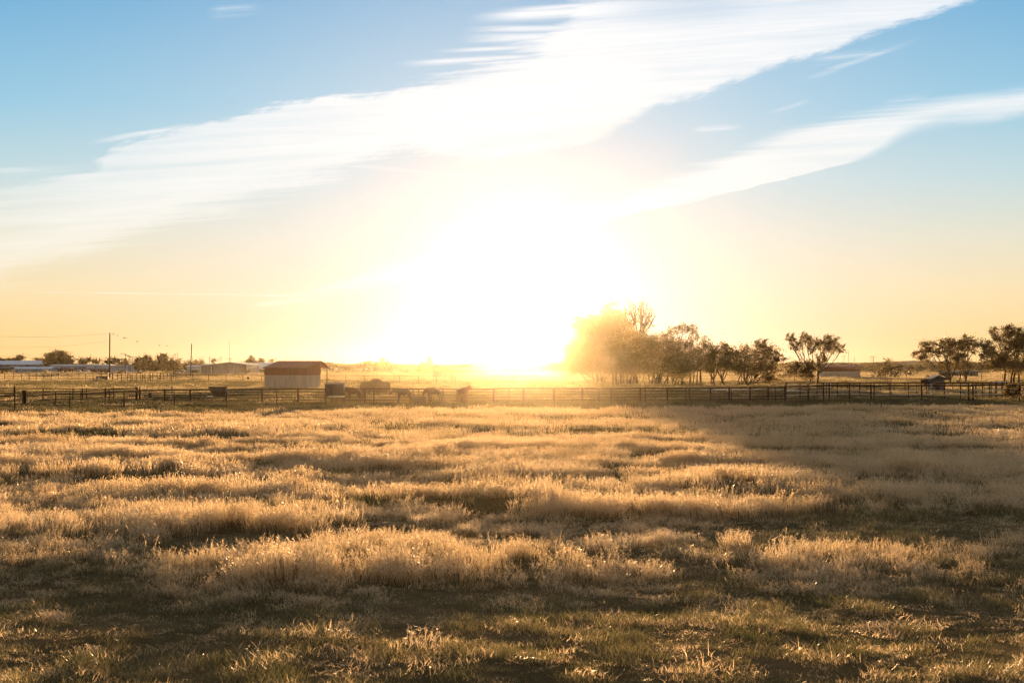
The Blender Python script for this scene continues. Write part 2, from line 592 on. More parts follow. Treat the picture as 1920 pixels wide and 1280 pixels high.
def make_ground():
    ys = np.concatenate([np.linspace(-30, 8, 12), np.linspace(8.4, 40, 140), np.linspace(40.4, 140, 200), np.linspace(142, 400, 90),
                         np.geomspace(410, 1270, 30)])
    xs = np.concatenate([-np.geomspace(720, 60, 22), np.linspace(-58, 58, 260), np.geomspace(60, 720, 22)])
    X, Y = np.meshgrid(xs, ys)
    Z = mound(X, Y)
    Z *= sstep(Y, 4, 12) * (1 - sstep(Y, 500, 800))
    # shallow dip for the pond
    nx, ny = len(xs), len(ys)
    V = np.stack([X, Y, Z], -1).reshape(-1, 3)
    me = bpy.data.meshes.new('ground')
    i = np.arange((ny - 1) * (nx - 1))
    r, c = divmod(i, nx - 1)
    a = r * nx + c
    F = np.stack([a, a + 1, a + nx + 1, a + nx], 1)
    me.vertices.add(len(V)); me.vertices.foreach_set('co', V.astype(np.float32).ravel())
    me.loops.add(F.size); me.loops.foreach_set('vertex_index', F.astype(np.int32).ravel())
    me.polygons.add(len(F)); me.polygons.foreach_set('loop_start', np.arange(0, F.size, 4, dtype=np.int32))
    me.polygons.foreach_set('loop_total', np.full(len(F), 4, dtype=np.int32))
    me.polygons.foreach_set('use_smooth', [True] * len(F))
    me.update(calc_edges=True)
    m, t = new_mat('ground')
    geo = t.node('ShaderNodeNewGeometry')
    sp = t.node('ShaderNodeSeparateXYZ')
    t.l.new(geo.outputs['Position'], sp.inputs[0])
    n1 = t.noise(geo.outputs['Position'], 0.35, 6, 0.65)
    n2 = t.noise(t.xyz(t.mul(sp.outputs[0], 0.02), t.mul(sp.outputs[1], 0.09), 0.0), 1.0, 4, 0.6)
    n3 = t.noise(geo.outputs['Position'], 6.0, 5, 0.7)
    c1 = t.mix(t.smooth(n1, 0.35, 0.65), (0.055, 0.048, 0.024, 1), (0.12, 0.088, 0.05, 1))
    c2 = t.mix(t.smooth(n2, 0.4, 0.6), (0.075, 0.085, 0.03, 1), (0.24, 0.17, 0.09, 1))
    c2 = t.mix(t.smooth(sp.outputs[1], 150, 180), (0.05, 0.045, 0.022, 1), c2)  # ground colour darkened across the near paddocks in place of shade
    c = t.mix(t.smooth(sp.outputs[1], 85, 105), c1, c2)
    c = t.mix(t.mul(t.smooth(n3, 0.35, 0.75), 0.5), c, (0.05, 0.04, 0.02, 1))
    b = t.node('ShaderNodeBsdfDiffuse')
    t.l.new(c, b.inputs['Color'])
    o = t.node('ShaderNodeOutputMaterial')
    t.l.new(b.outputs[0], o.inputs[0])
    ob = link('ground', me, m)
    tag(ob, kind='structure')
    return ob


make_ground()

# ---------------------------------------------------------------- grass clumps


def blades(rng, n, spread, hmin, hmax, wid, bend, seed_head=0.0, lean=(0, 0), head_w=2.2, segs=3):
    """curved blades as strips of quads -> (m,4,3)"""
    out = []
    a = rng.uniform(0, 2 * math.pi, n)
    rr = spread * np.sqrt(rng.uniform(0, 1, n))
    bx, by = rr * np.cos(a), rr * np.sin(a)
    h = rng.uniform(hmin, hmax, n) * (1 - 0.25 * (rr / spread) ** 2)
    az = rng.uniform(0, 2 * math.pi, n)
    bd = bend * rng.uniform(0.3, 1.2, n) * h
    dx = np.cos(az) * bd + lean[0] * h
    dy = np.sin(az) * bd + lean[1] * h
    fa = rng.uniform(0, math.pi, n)       # facing of the ribbon
    wx, wy = np.cos(fa) * wid / 2, np.sin(fa) * wid / 2

    def pt(t):
        return np.stack([bx + dx * t ** 1.8, by + dy * t ** 1.8, h * (t - 0.12 * t * t * bend)], -1)
    wv = np.stack([wx, wy, 0 * wx], -1)
    for k in range(segs):
        t0, t1 = k / segs, (k + 1) / segs
        w0 = 1 - 0.35 * t0
        w1 = 1 - 0.35 * t1 if k < segs - 1 else 0.25
        p0, p1 = pt(t0), pt(t1)
        out.append(np.stack([p0 - wv * w0, p0 + wv * w0, p1 + wv * w1, p1 - wv * w1], 1))
    if seed_head > 0:
        sel = rng.uniform(0, 1, n) < seed_head
        idx = np.where(sel)[0]
        for j in range(7):
            t0 = rng.uniform(0.62, 1.0, len(idx))
            def pti(t):
                return np.stack([bx[idx] + dx[idx] * t ** 1.8, by[idx] + dy[idx] * t ** 1.8, h[idx] * (t - 0.12 * t * t * bend)], -1)
            p = pti(t0)
            L = rng.uniform(0.02, 0.06, len(idx)) * head_w / 2.2
            aa = rng.uniform(0, 2 * math.pi, len(idx))
            d = np.stack([np.cos(aa) * L, np.sin(aa) * L, L * rng.uniform(0.3, 1.3, len(idx))], -1)
            ww = np.stack([-np.sin(aa), np.cos(aa), 0 * aa], -1) * (wid * head_w / 2)[..., None] if np.ndim(wid) else np.stack([-np.sin(aa), np.cos(aa), 0 * aa], -1) * wid * head_w / 2
            out.append(np.stack([p - ww * 0.3, p + ww * 0.3, p + d + ww, p + d - ww], 1))
    return np.concatenate(out, 0)


def clump_collection(name, makers, mat):
    col = bpy.data.collections.new(name)
    for i, V in enumerate(makers):
        V2 = None
        if isinstance(V, tuple):
            V, V2 = V
            n1 = len(V)
            V = np.concatenate([V, V2], 0)
        me = quads_mesh('%s_%02d' % (name, i), V, mat)
        if V2 is not None:
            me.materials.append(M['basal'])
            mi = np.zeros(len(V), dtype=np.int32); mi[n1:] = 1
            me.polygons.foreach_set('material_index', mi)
        col.objects.link(bpy.data.objects.new('%s_%02d' % (name, i), me))
    return col


def scatter(name, label, pts, rot, scl, idx, col):
    """one stuff object: its points carry an instanced clump each"""
    me = bpy.data.meshes.new(name)
    n = len(pts)
    me.vertices.add(n)
    me.vertices.foreach_set('co', pts.astype(np.float32).ravel())
    for nm, typ, arr, fld in (('rot', 'FLOAT_VECTOR', rot, 'vector'), ('scl', 'FLOAT_VECTOR', scl, 'vector'), ('idx', 'INT', idx, 'value')):
        at = me.attributes.new(nm, typ, 'POINT')
        at.data.foreach_set(fld, arr.astype(np.float32 if typ != 'INT' else np.int32).ravel())
    me.update()
    ob = bpy.data.objects.new(name, me)
    C.objects.link(ob)
    ng = bpy.data.node_groups.new(name, 'GeometryNodeTree')
    ng.interface.new_socket(name='Geometry', in_out='INPUT', socket_type='NodeSocketGeometry')
    ng.interface.new_socket(name='Geometry', in_out='OUTPUT', socket_type='NodeSocketGeometry')
    gi = ng.nodes.new('NodeGroupInput'); go = ng.nodes.new('NodeGroupOutput')
    ip = ng.nodes.new('GeometryNodeInstanceOnPoints')
    ci = ng.nodes.new('GeometryNodeCollectionInfo')
    ci.inputs['Collection'].default_value = col
    ci.inputs['Separate Children'].default_value = True
    ci.inputs['Reset Children'].default_value = True
    ng.links.new(gi.outputs[0], ip.inputs['Points'])
    ng.links.new(ci.outputs[0], ip.inputs['Instance'])
    ip.inputs['Pick Instance'].default_value = True
    for nm, typ, s in (('rot', 'FLOAT_VECTOR', 'Rotation'), ('scl', 'FLOAT_VECTOR', 'Scale'), ('idx', 'INT', 'Instance Index')):
        na = ng.nodes.new('GeometryNodeInputNamedAttribute')
        na.data_type = typ
        na.inputs['Name'].default_value = nm
        o = [q for q in na.outputs if q.enabled][0]
        ng.links.new(o, ip.inputs[s])
    ng.links.new(ip.outputs[0], go.inputs[0])
    md = ob.modifiers.new('scatter', 'NODES')
    md.node_group = ng
    tag(ob, label, None, None, 'stuff')
    return ob


rg = np.random.default_rng(7)


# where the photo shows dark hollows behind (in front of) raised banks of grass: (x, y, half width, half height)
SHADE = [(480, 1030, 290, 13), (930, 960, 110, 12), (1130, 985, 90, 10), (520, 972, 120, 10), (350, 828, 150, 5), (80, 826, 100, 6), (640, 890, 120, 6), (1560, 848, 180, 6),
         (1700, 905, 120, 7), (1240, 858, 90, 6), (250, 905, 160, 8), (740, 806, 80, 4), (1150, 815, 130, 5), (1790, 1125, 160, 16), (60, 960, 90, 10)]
BANK = [(480, 1004, 300, 20, .42), (930, 938, 120, 15, .38), (1130, 965, 100, 12, .3), (520, 952, 130, 12, .34), (350, 816, 160, 7, .34), (80, 813, 110, 7, .34), (640, 878, 130, 9, .3),
        (1560, 838, 190, 7, .3), (1700, 893, 130, 9, .34), (1240, 846, 100, 8, .34), (250, 889, 170, 11, .34), (740, 798, 90, 6, .3), (1150, 806, 140, 7, .34), (1790, 1092, 170, 20, .32), (60, 940, 100, 13, .3),
        (540, 1085, 190, 30, .28), (880, 1075, 80, 20, .2), (1350, 1075, 200, 18, .16)]


def tall_mask(x, y):
    """0..1 cover of tall dry grass; px/py are used only to copy where the photo's patches lie on the ground"""
    px = 960 + FPX * x / y
    py = HORIZON + CAM_H * FPX / y
    n = fbm(x / 3.0, y / 1.8, 41, 4)
    n2 = fbm(x / 7.0 + 9, y / 3.5, 57, 3)
    m = sstep(n * 0.6 + n2 * 0.4, 0.33, 0.46)
    # the tall stand ends in front, its edge wavers
    edge = np.interp(px, [0, 120, 250, 350, 520, 750, 900, 1180, 1400, 1920], [1130, 1120, 1080, 1140, 1150, 1130, 1125, 1135, 1110, 1100])
    edge = edge + (fbm(x / 1.6, y / 1.2, 71, 4) - 0.5) * 130
    m = m * (1 - sstep(py, edge - 14, edge + 14))
    # short green hollows
    def hollow(cx, cy, rx, ry, k=1.0):
        d = np.hypot((px - cx) / rx, (py - cy) / ry) + (n - 0.5) * 0.9
        return 1 - k * (1 - sstep(d, 0.75, 1.15))
    for h in ((1650, 998, 430, 42), (120, 1080, 150, 22, .4), (1260, 1052, 170, 24, .85), (110, 822, 130, 14, .9), (420, 824, 70, 9, .9), (740, 798, 70, 9, .7), (60, 905, 120, 22, .5),
              (700, 1045, 60, 22, .7), (150, 1000, 110, 30, .6), (1350, 796, 80, 9, .6), (950, 1046, 120, 16, .5)):
        m = m * hollow(*h)
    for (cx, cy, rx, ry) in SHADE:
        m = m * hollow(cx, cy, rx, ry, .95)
    # loose tufts in front
    t = sstep(fbm(x / 0.8 + 5, y / 0.8, 91, 3), 0.60, 0.70) * sstep(py, 1080, 1130)
    t = t * (0.25 + 0.75 * sstep(px, 1500, 1750) + 0.35 * (1 - sstep(px, 200, 420)))
    m = np.maximum(m, 0.26 * t)
    return np.clip(m, 0, 1)


def height_map(x, y):
    h = fbm(x / 3.4 + 2, y / 1.9, 101, 3)
    g = fbm(x / 1.1, y / 0.8, 131, 2)
    h2 = fbm(x / 10.0, y / 5.0, 171, 2)
    px = 960 + FPX * x / y
    py = HORIZON + CAM_H * FPX / y
    bk = 0
    for (cx, cy, rx, ry, am) in BANK:
        d2 = ((px - cx) / rx) ** 2 + ((py - cy) / ry) ** 2
        bk = np.maximum(bk, 0.68 * am * np.exp(-d2 * 1.3))
    front = (1 - 0.24 * sstep(py, 930, 1040)) * (1 - 0.45 * sstep(py, 1120, 1150)) * (1 - 0.30 * sstep(py, 1015, 1050) * sstep(px, 760, 1250)) * (1 - 0.3 * sstep(py, 1000, 1050) * (1 - sstep(px, 60, 520)))
    return front * bk + front * 0.40 + front * 0.66 * sstep(h, 0.30, 0.70) * (0.55 + 0.6 * h2) + 0.22 * (g - 0.5) * front


def area_points(y0, y1, dens, margin=4.0):
    n = int(dens * ((y0 + y1) / 2 * (1920 / FPX) + 2 * margin) * (y1 - y0))
    y = np.sqrt(rg.uniform(y0 ** 2, y1 ** 2, n))
    hw = y * (960 / FPX) + margin
    x = rg.uniform(-1, 1, n) * hw
    return x, y


def place(name, label, zones, col_kinds, maskf, hf, smin=0.78, smax=1.15, tilt=0.12, ext=None):
    P_, R_, S_, I_ = [], [], [], []
    for (y0, y1, dens, lo, hi, xy) in zones:
        x, y = area_points(y0, y1, dens)
        keep = rg.uniform(0, 1, len(x)) < maskf(x, y)
        x, y = x[keep], y[keep]
        z = mound(x, y)
        h = hf(x, y) * rg.uniform(smin, smax, len(x))
        P_.append(np.stack([x, y, z - 0.01], -1))
        R_.append(np.stack([rg.normal(0, tilt, len(x)), rg.normal(0, tilt, len(x)), rg.uniform(0, 6.283, len(x))], -1))
        S_.append(np.stack([xy * (0.6 + 0.4 * h), xy * (0.6 + 0.4 * h), h], -1))
        I_.append(rg.integers(lo, hi, len(x)))
    return scatter(name, label, np.concatenate(P_), np.concatenate(R_), np.concatenate(S_), np.concatenate(I_), col_kinds)


# near: fine blades; mid and far: fewer, wider blades (all the same plants, seen from farther off)
tall = []
for k in range(6):
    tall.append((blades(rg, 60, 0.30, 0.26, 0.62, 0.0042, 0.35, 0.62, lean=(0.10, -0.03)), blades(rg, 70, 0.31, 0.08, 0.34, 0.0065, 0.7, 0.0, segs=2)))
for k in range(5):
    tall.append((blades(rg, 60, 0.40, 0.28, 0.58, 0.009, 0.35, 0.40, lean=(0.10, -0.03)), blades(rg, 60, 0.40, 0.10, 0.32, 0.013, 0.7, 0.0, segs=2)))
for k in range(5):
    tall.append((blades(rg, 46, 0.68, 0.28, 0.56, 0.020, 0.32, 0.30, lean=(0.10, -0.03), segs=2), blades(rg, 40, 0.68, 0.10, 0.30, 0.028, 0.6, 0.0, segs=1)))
for k in range(4):
    tall.append(blades(rg, 8, 0.35, 0.45, 0.78, 0.0045, 0.3, 1.0, lean=(0.10, -0.03), head_w=2.6))
tall_col = clump_collection('dry_grass_clumps', tall, M['gold'])
inside = lambda x, y: (y < field_far(x) * 0.95)
inside_tall = lambda x, y: (y < field_far(x) * (0.865 + 0.05 * (fbm(x / 6.0, y * 0, 77, 3) - 0.5)))
place('tall_dry_grass', 'tall feathery golden dry grass standing in wavy drifts across the near field',
      [(13.5, 34, 7.6, 0, 6, 1.0), (34, 66, 4.6, 6, 11, 1.0), (66, 120, 1.9, 11, 16, 1.0), (13.5, 45, 0.9, 16, 20, 0.8)],
      tall_col, lambda x, y: tall_mask(x, y) * inside_tall(x, y), height_map)

short = []
for k in range(6):
    short.append(blades(rg, 90, 0.22, 0.04, 0.14, 0.0042, 0.9, 0.0, segs=2))
for k in range(4):
    short.append(blades(rg, 60, 0.45, 0.06, 0.18, 0.014, 0.8, 0.0, segs=2))
for k in range(3):
    short.append(blades(rg, 50, 0.9, 0.05, 0.20, 0.035, 0.6, 0.0, segs=1))
short_col = clump_collection('green_grass_clumps', short, M['green'])
hs = lambda x, y: 0.42 + 1.35 * sstep(fbm(x / 0.7, y / 0.5, 207, 4), 0.38, 0.72)
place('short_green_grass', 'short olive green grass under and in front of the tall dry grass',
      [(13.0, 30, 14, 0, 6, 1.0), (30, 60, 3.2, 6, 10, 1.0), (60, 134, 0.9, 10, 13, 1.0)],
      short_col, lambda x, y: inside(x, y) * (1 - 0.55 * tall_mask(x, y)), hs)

dry = []
for k in range(5):
    dry.append(blades(rg, 60, 0.25, 0.02, 0.085, 0.0045, 1.4, 0.0, segs=2))
dry_col = clump_collection('straw_clumps', dry, M['gold'])
place('straw_thatch', 'thin matted straw lying among the short green grass in front',
      [(13.0, 32, 15.0, 0, 5, 1.0)], dry_col,
      lambda x, y: inside(x, y) * (0.3 + 0.7 * sstep(fbm(x / 1.1, y / 0.6, 301, 4), 0.40, 0.56)), hs, tilt=0.2)

past = []
for k in range(5):
    past.append(blades(rg, 90, 1.3, 0.06, 0.22, 0.05, 0.5, 0.0, segs=1))
for k in range(4):
    past.append(blades(rg, 110, 3.2, 0.07, 0.20, 0.12, 0.4, 0.0, segs=1))
past_col = clump_collection('pasture_clumps', past, M['pasture'])


def past_mask(x, y):
    n = fbm(x / 26.0, y / 7.0, 401, 4)
    lvl = np.interp(y, [90, 150, 172, 185, 238, 246, 276, 284, 400, 440, 900], [.08, .10, .22, .7, .7, .06, .06, .45, .5, 1.0, 1.0])
    pond_d = np.hypot((x - 31.7) / 9.5, (y - 187) / 11.0)
    return (pond_d > 1) * (y > field_far(x) + 4) * lvl * (0.06 + 0.94 * sstep(n, 0.42, 0.56))


place('pasture_grass', 'grazed tan and green pasture behind the fences reaching to the far tree line',
      [(96, 210, 0.55, 0, 5, 1.0), (210, 420, 0.22, 0, 5, 1.6), (420, 850, 0.05, 5, 9, 1.4)],
      past_col, past_mask, lambda x, y: 0.5 + 1.1 * sstep(fbm(x / 15, y / 6, 431, 3), 0.35, 0.7) + 0.35 * sstep(y, 300, 420))

padd = []
for k in range(5):
    padd.append(blades(rg, 120, 1.3, 0.03, 0.13, 0.045, 0.8, 0.0, segs=1))
padd_col = clump_collection('paddock_clumps', padd, M['paddock'])
place('paddock_grass', 'short green grazed grass, darkened to look shaded, in the paddocks behind the wire fence',
      [(84, 300, 1.0, 0, 5, 1.0)], padd_col,
      lambda x, y: (y > field_far(x) * 0.86) * (np.hypot((x - 31.7) / 9.5, (y - 187) / 11.0) > 1) * (0.35 + 0.65 * sstep(fbm(x / 12.0, y / 4.0, 611, 3), 0.35, 0.6)),
      lambda x, y: 0.5 + 1.1 * sstep(fbm(x / 6, y / 3, 631, 3), 0.35, 0.7))
# ---------------------------------------------------------------- object materials
M['slate'] = surf('slate_grey_metal', (0.13, 0.125, 0.125), 0.7, 0.0, 0.12, 1.5)
M['rust'] = surf('rusty_pipe', (0.060, 0.024, 0.015), 0.65, 0.2, 0.3, 8)
M['rustlight'] = surf('rusty_panel', (0.20, 0.10, 0.055), 0.55, 0.2, 0.3, 8)
M['wire'] = surf('wire', (0.10, 0.08, 0.07), 0.5, 0.6, 0.1, 8)
M['tape'] = surf('white_tape', (0.75, 0.74, 0.72), 0.4, 0, 0.05, 8)
M['redwall'] = surf('red_sheet_metal', (0.18, 0.045, 0.027), 0.65, 0.0, 0.16, 2.5, (1, 1, 0.15))
M['redroof'] = surf('red_roof', (0.19, 0.048, 0.034), 0.6, 0.0, 0.14, 1.5, (4, 0.4, 1))
M['greywall'] = surf('weathered_grey_panel', (0.44, 0.395, 0.35), 0.8, 0.0, 0.09, 1.6, (1.5, 1.5, 0.25), bump=0.2)
M['steelgrey'] = surf('grey_sheet_wall', (0.30, 0.31, 0.31), 0.6, 0.0, 0.1, 1.0, (1, 1, 0.2))
M['blueroof'] = surf('pale_blue_metal', (0.44, 0.50, 0.62), 0.45, 0.1, 0.08, 0.6)
M['bluewall'] = surf('blue_grey_wall', (0.36, 0.41, 0.49), 0.6, 0.0, 0.08, 0.6)
M['white'] = surf('white_metal', (0.78, 0.77, 0.75), 0.5, 0.0, 0.06, 1)
M['door_red'] = surf('dark_red_door', (0.14, 0.032, 0.028), 0.5, 0.0, 0.1, 1)
M['dark'] = surf('dark_opening', (0.03, 0.028, 0.026), 0.8, 0.0, 0.1, 2)
M['glass'] = surf('dark_glass', (0.05, 0.06, 0.07), 0.08, 0.0, 0.05, 2, spec=0.6)
M['wood'] = surf('pole_wood', (0.10, 0.07, 0.045), 0.85, 0.0, 0.2, 5, (1, 1, 0.2))
M['bark'] = surf('bark', (0.085, 0.062, 0.042), 0.95, 0.0, 0.25, 9, (1, 1, 0.3), bump=0.3)
M['hay'] = surf('hay', (0.13, 0.095, 0.055), 1.0, 0.0, 0.25, 14, (1, 1, 1), bump=0.6)
M['steel'] = surf('galvanised_steel', (0.10, 0.095, 0.098), 0.6, 0.1, 0.15, 3)
M['tank'] = surf('dark_plastic', (0.06, 0.055, 0.06), 0.6, 0, 0.2, 3)
M['roofbrown'] = surf('brown_shingle', (0.13, 0.10, 0.075), 0.9, 0, 0.2, 3)
M['bird'] = surf('bird_feathers', (0.03, 0.028, 0.026), 0.8, 0, 0.1, 5)
M['leaf'] = leafy('tree_leaves', [(0.0, (0.062, 0.050, 0.015, 1)), (0.45, (0.105, 0.074, 0.024, 1)), (0.8, (0.17, 0.108, 0.035, 1)), (1.0, (0.25, 0.145, 0.05, 1))], transl=0.52, gloss=0.05, by='island')
M['leafgold'] = leafy('autumn_leaves', [(0.0, (0.14, 0.10, 0.03, 1)), (0.5, (0.22, 0.15, 0.05, 1)), (1.0, (0.34, 0.22, 0.08, 1))], transl=0.45, gloss=0.05, by='island')
M['leaffar'] = leafy('scrub_leaves', [(0.0, (0.045, 0.040, 0.018, 1)), (0.5, (0.075, 0.062, 0.028, 1)), (1.0, (0.13, 0.095, 0.045, 1))], transl=0.35, gloss=0.03, by='island')


def gz(x, y):
    return float(mound(np.array([x]), np.array([y]))[0])


# ---------------------------------------------------------------- fences
def fence(name, label, cat, Yf, posts, rails, post_h, post_r=0.045, mats=('rust', 'rust'), group=None, tapes=None, rail_px=None, square=False):
    """posts: photo x of each post; Yf(px) its distance; rails: (height, radius); all parts of one fence"""
    p0 = posts[len(posts) // 2]
    Y0 = Yf(p0)
    base = Vector(((p0 - 960) / FPX * Y0, Y0, 0))
    t = thing(name, label, cat, base, group)
    for i, px in enumerate(posts):
        Y = Yf(px)
        x = (px - 960) / FPX * Y
        z = gz(x, Y)
        h = post_h(px) if callable(post_h) else post_h
        r = post_r(px) if callable(post_r) else post_r
        mb = MB()
        a = Vector((x, Y, z - 0.1)) - base
        lean = Vector((random.uniform(-.012, .012), random.uniform(-.012, .012), 0)) * h
        mb.tube([a, a + Vector((0, 0, h + 0.1)) + lean], r, 8)
        mb.tube([a + Vector((0, 0, h + 0.1)) + lean, a + Vector((0, 0, h + 0.115)) + lean], [r * 1.12, r * 0.7], 8)
        mb.build('post', M[mats[0]], t, smooth=False)
    lo, hi = (rail_px if rail_px else (posts[0], posts[-1]))
    n = max(2, int((hi - lo) / 16))
    for kind, lst, mt in (('rail', rails, mats[1]), ('white_tape', tapes or [], 'tape')):
        for (h, r) in lst:
            pts = []
            for k in range(n + 1):
                px = lo + (hi - lo) * k / n
                Y = Yf(px)
                x = (px - 960) / FPX * Y
                hh = h(px) if callable(h) else h
                sag = 0.015 * math.sin(k * 2.1) if r < 0.02 else 0.004 * math.sin(k * 1.7)
                pts.append(Vector((x, Y + (post_r(px) if callable(post_r) else post_r) + r * 0.5, gz(x, Y) * 0.6 + hh + sag)) - base)
            MB().tube(pts, r, 6).build(kind if r >= 0.02 or kind != 'rail' else 'wire', M[mt if r >= 0.02 or kind != 'rail' else 'wire'], t)
    return t


def lerpf(xs, ys):
    return lambda px: float(np.interp(px, xs, ys))


random.seed(3)
Y_front = lambda px: float(np.interp(px, [-900, 28, 130, 330, 600, 1040, 1911, 2800], [96, 100, 108, 112, 119, 126, 131, 136]))
top_front = lerpf([28, 131, 233, 425, 610, 954, 1286, 1454], [724, 735, 733, 732, 729, 728.5, 726, 727])
fence('wire_fence', 'thin post and wire fence along the far edge of the tall golden grass', 'fence', Y_front,
      [-66, 28, 131, 233, 327, 425, 519, 610, 701, 785, 870, 954, 1040, 1123, 1210, 1286, 1371, 1454],
      [(1.15, 0.008), (0.85, 0.008), (0.55, 0.008), (0.25, 0.008)],
      lambda px: CAM_H - (top_front(px) - HORIZON) / FPX * Y_front(px), post_r=0.04)
Y_pen = lerpf([262, 356, 560, 900, 1300, 1920], [135.5, 129, 127.5, 130, 132, 133.5])
top_pen = lerpf([262, 700, 1290, 1472], [731.5, 728.5, 727, 726])
zpen = lambda px: CAM_H - (top_pen(px) - HORIZON) / FPX * Y_pen(px)
fence('rail_fence', 'long rusty five rail pipe fence behind the grazing horses', 'fence', Y_pen,
      [262, 309, 356.5, 424, 491.6, 559, 622.7, 684, 747.5, 808, 866, 925.5, 981.5, 1038, 1092, 1146, 1200.5, 1251, 1293, 1332, 1367, 1406, 1440, 1472],
      [(zpen, 0.068), (lambda p: zpen(p) * 0.80, 0.034), (lambda p: zpen(p) * 0.60, 0.034), (lambda p: zpen(p) * 0.40, 0.034), (lambda p: zpen(p) * 0.20, 0.034)],
      lambda px: zpen(px) + 0.06, post_r=0.08)
Yr = lerpf([1472, 1920], [131.5, 133])
top_r = lerpf([1472, 1544, 1640, 1728, 1920], [725, 723.5, 722.5, 722, 721.5])
zr = lambda px: CAM_H - (top_r(px) - HORIZON) / FPX * Yr(px)
fence('pipe_fence', 'dark pipe fence with one thick top rail and two white tapes right of the pond', 'fence', Yr,
      [1472.6, 1515, 1544, 1554.6, 1593, 1633, 1638.5, 1728, 1816, 1824, 1911, 1990],
      [(zr, 0.072), (0.12, 0.022)], lambda px: zr(px) + 0.16, post_r=0.07,
      tapes=[(lambda p: 0.66 + (p - 1472) * 0.0002, 0.024), (lambda p: 1.03 + (p - 1472) * 0.0002, 0.024)])
Yr2 = lerpf([1472, 1920], [146, 143])
fence('pipe_fence', 'second dark pipe fence behind the white taped one, its top rail higher', 'fence', Yr2,
      [1474, 1500, 1532, 1570, 1612, 1668, 1703.4, 1737, 1770.5, 1801, 1829.6, 1842, 1855, 1867, 1878.5, 1900, 1940],
      [(1.62, 0.06), (0.25, 0.022)], 1.66, post_r=0.062, tapes=[(1.38, 0.022)])
Yr3 = lerpf([1470, 1920], [172, 172])
fence('pen_fence', 'low dark pipe pen with many close posts behind the small grey hut', 'fence', Yr3,
      [1500, 1518, 1536, 1560, 1577, 1589, 1601, 1613, 1625, 1650, 1676, 1696.5, 1718, 1741, 1786, 1815, 1845],
      [(1.35, 0.03), (0.9, 0.025), (0.45, 0.025)], 1.4, post_r=0.04)
Y_w = lerpf([1500, 1900], [150, 150])
fence('farm_gate', 'gate panel with reflections painted as white rails behind the right end of the fences', 'gate', Y_w, [1858, 1868, 1879, 1887], [(1.62, 0.045), (1.30, 0.04), (0.95, 0.04)], 1.7, post_r=0.05, mats=('rust', 'tape'))  # white rail colour stands in for bright reflections on the panel
fence('farm_gate', 'small gate panel with reflections painted as white rails beside the twin trunked tree', 'gate', Y_w, [1541, 1549, 1560], [(1.42, 0.04), (1.10, 0.04)], 1.5, post_r=0.05, mats=('rust', 'tape'))  # here too the rails' reflections are put into a white colour
Y_mid = lerpf([330, 600, 800, 1120, 1480, 1920], [300, 283, 262, 243, 300, 330])
fence('wire_fence', 'thin wire fence crossing the pasture between the near and the far red shed', 'fence', Y_mid,
      [330, 361.7, 391, 424, 455.7, 490, 525, 555, 584, 613, 648.5, 684, 716.6, 749.5, 785, 818, 854, 891, 927, 963, 999, 1037, 1076, 1115, 1160, 1206, 1262, 1278,
       1315, 1352, 1390, 1430, 1490, 1530, 1573, 1613, 1660, 1700, 1740, 1800, 1840, 1880, 1920],
      [(1.42, 0.028), (1.0, 0.012), (0.6, 0.012), (0.2, 0.012)], lambda px: 1.5 if px % 3 < 2 else 1.42, post_r=0.055)
Y_l = lerpf([-20, 100, 211, 330], [322, 334, 322, 312])
fence('pipe_fence', 'rusty pipe fence crossing the left pasture in front of the storage building', 'fence', Y_l,
      [-8, 9, 25, 40, 55, 68, 82, 96.5, 110, 127.6, 135, 148, 161, 175, 190.6, 211],
      [(1.5, 0.035), (1.0, 0.03), (0.55, 0.03)], 1.58, post_r=0.07)
Y_p1 = lerpf([211, 330], [318, 338])
fence('pen_fence', 'rusty cattle pen of close posts right of the tall utility pole', 'fence', Y_p1,
      [211.5, 221, 228, 239, 248, 255.6, 264, 272, 279.6, 286.6, 294.6, 301, 307, 313.6, 319, 324.5, 330],
      [(1.62, 0.04), (1.25, 0.035), (0.9, 0.035), (0.5, 0.035)], 1.66, post_r=0.07)
Y_p2 = lerpf([211, 322], [285, 300])
fence('pen_fence', 'nearer row of rusty cattle pen panels right of the tall utility pole', 'fence', Y_p2,
      [228, 245.5, 255.6, 267.6, 282, 300, 322],
      [(1.2, 0.035), (0.85, 0.03), (0.5, 0.03), (0.15, 0.03)], 1.6, post_r=0.07)
Y_p3 = lerpf([325, 372], [360, 372])
fence('board_fence', 'sunlit brown board panels at the right end of the cattle pens', 'fence', Y_p3,
      [325, 333, 349, 361, 371.5], [(1.75, 0.07), (1.3, 0.07), (0.85, 0.07), (0.35, 0.07)], 1.9, post_r=0.08, mats=('rustlight', 'rustlight'))
Y_k = lerpf([-30, 81, 262], [136, 136, 137])
fence('corral_fence', 'rusty corral fence behind the swinging pipe gate at the left edge', 'fence', Y_k,
      [-25, 27, 81, 137, 155, 162.6, 198, 213, 255],
      [(1.22, 0.04), (0.95, 0.03), (0.7, 0.025), (0.45, 0.025), (0.2, 0.025)], 1.3, post_r=lambda p: 0.08 if p in (198, 27) else 0.055)
Y_g = lerpf([-30, 45, 131, 262], [116, 119, 123, 134])
zg = lerpf([-30, 45, 104, 262], [1.17, 1.15, 1.18, 1.18])
fence('corral_fence', 'rusty corral fence slanting from the left edge to the dark bucket pen', 'fence', Y_g,
      [-30, 44, 47.5, 104.5, 152, 205, 257, 262.5],
      [(lambda p: zg(p) * 0.80, 0.05), (lambda p: zg(p), 0.03), (0.5, 0.03), (0.18, 0.03)], lambda p: 1.38 if p < 60 or p > 250 else 1.1, post_r=lambda p: 0.085 if p in (44, 47.5, 257) else 0.05)
Y_f = lerpf([600, 1480], [640, 640])
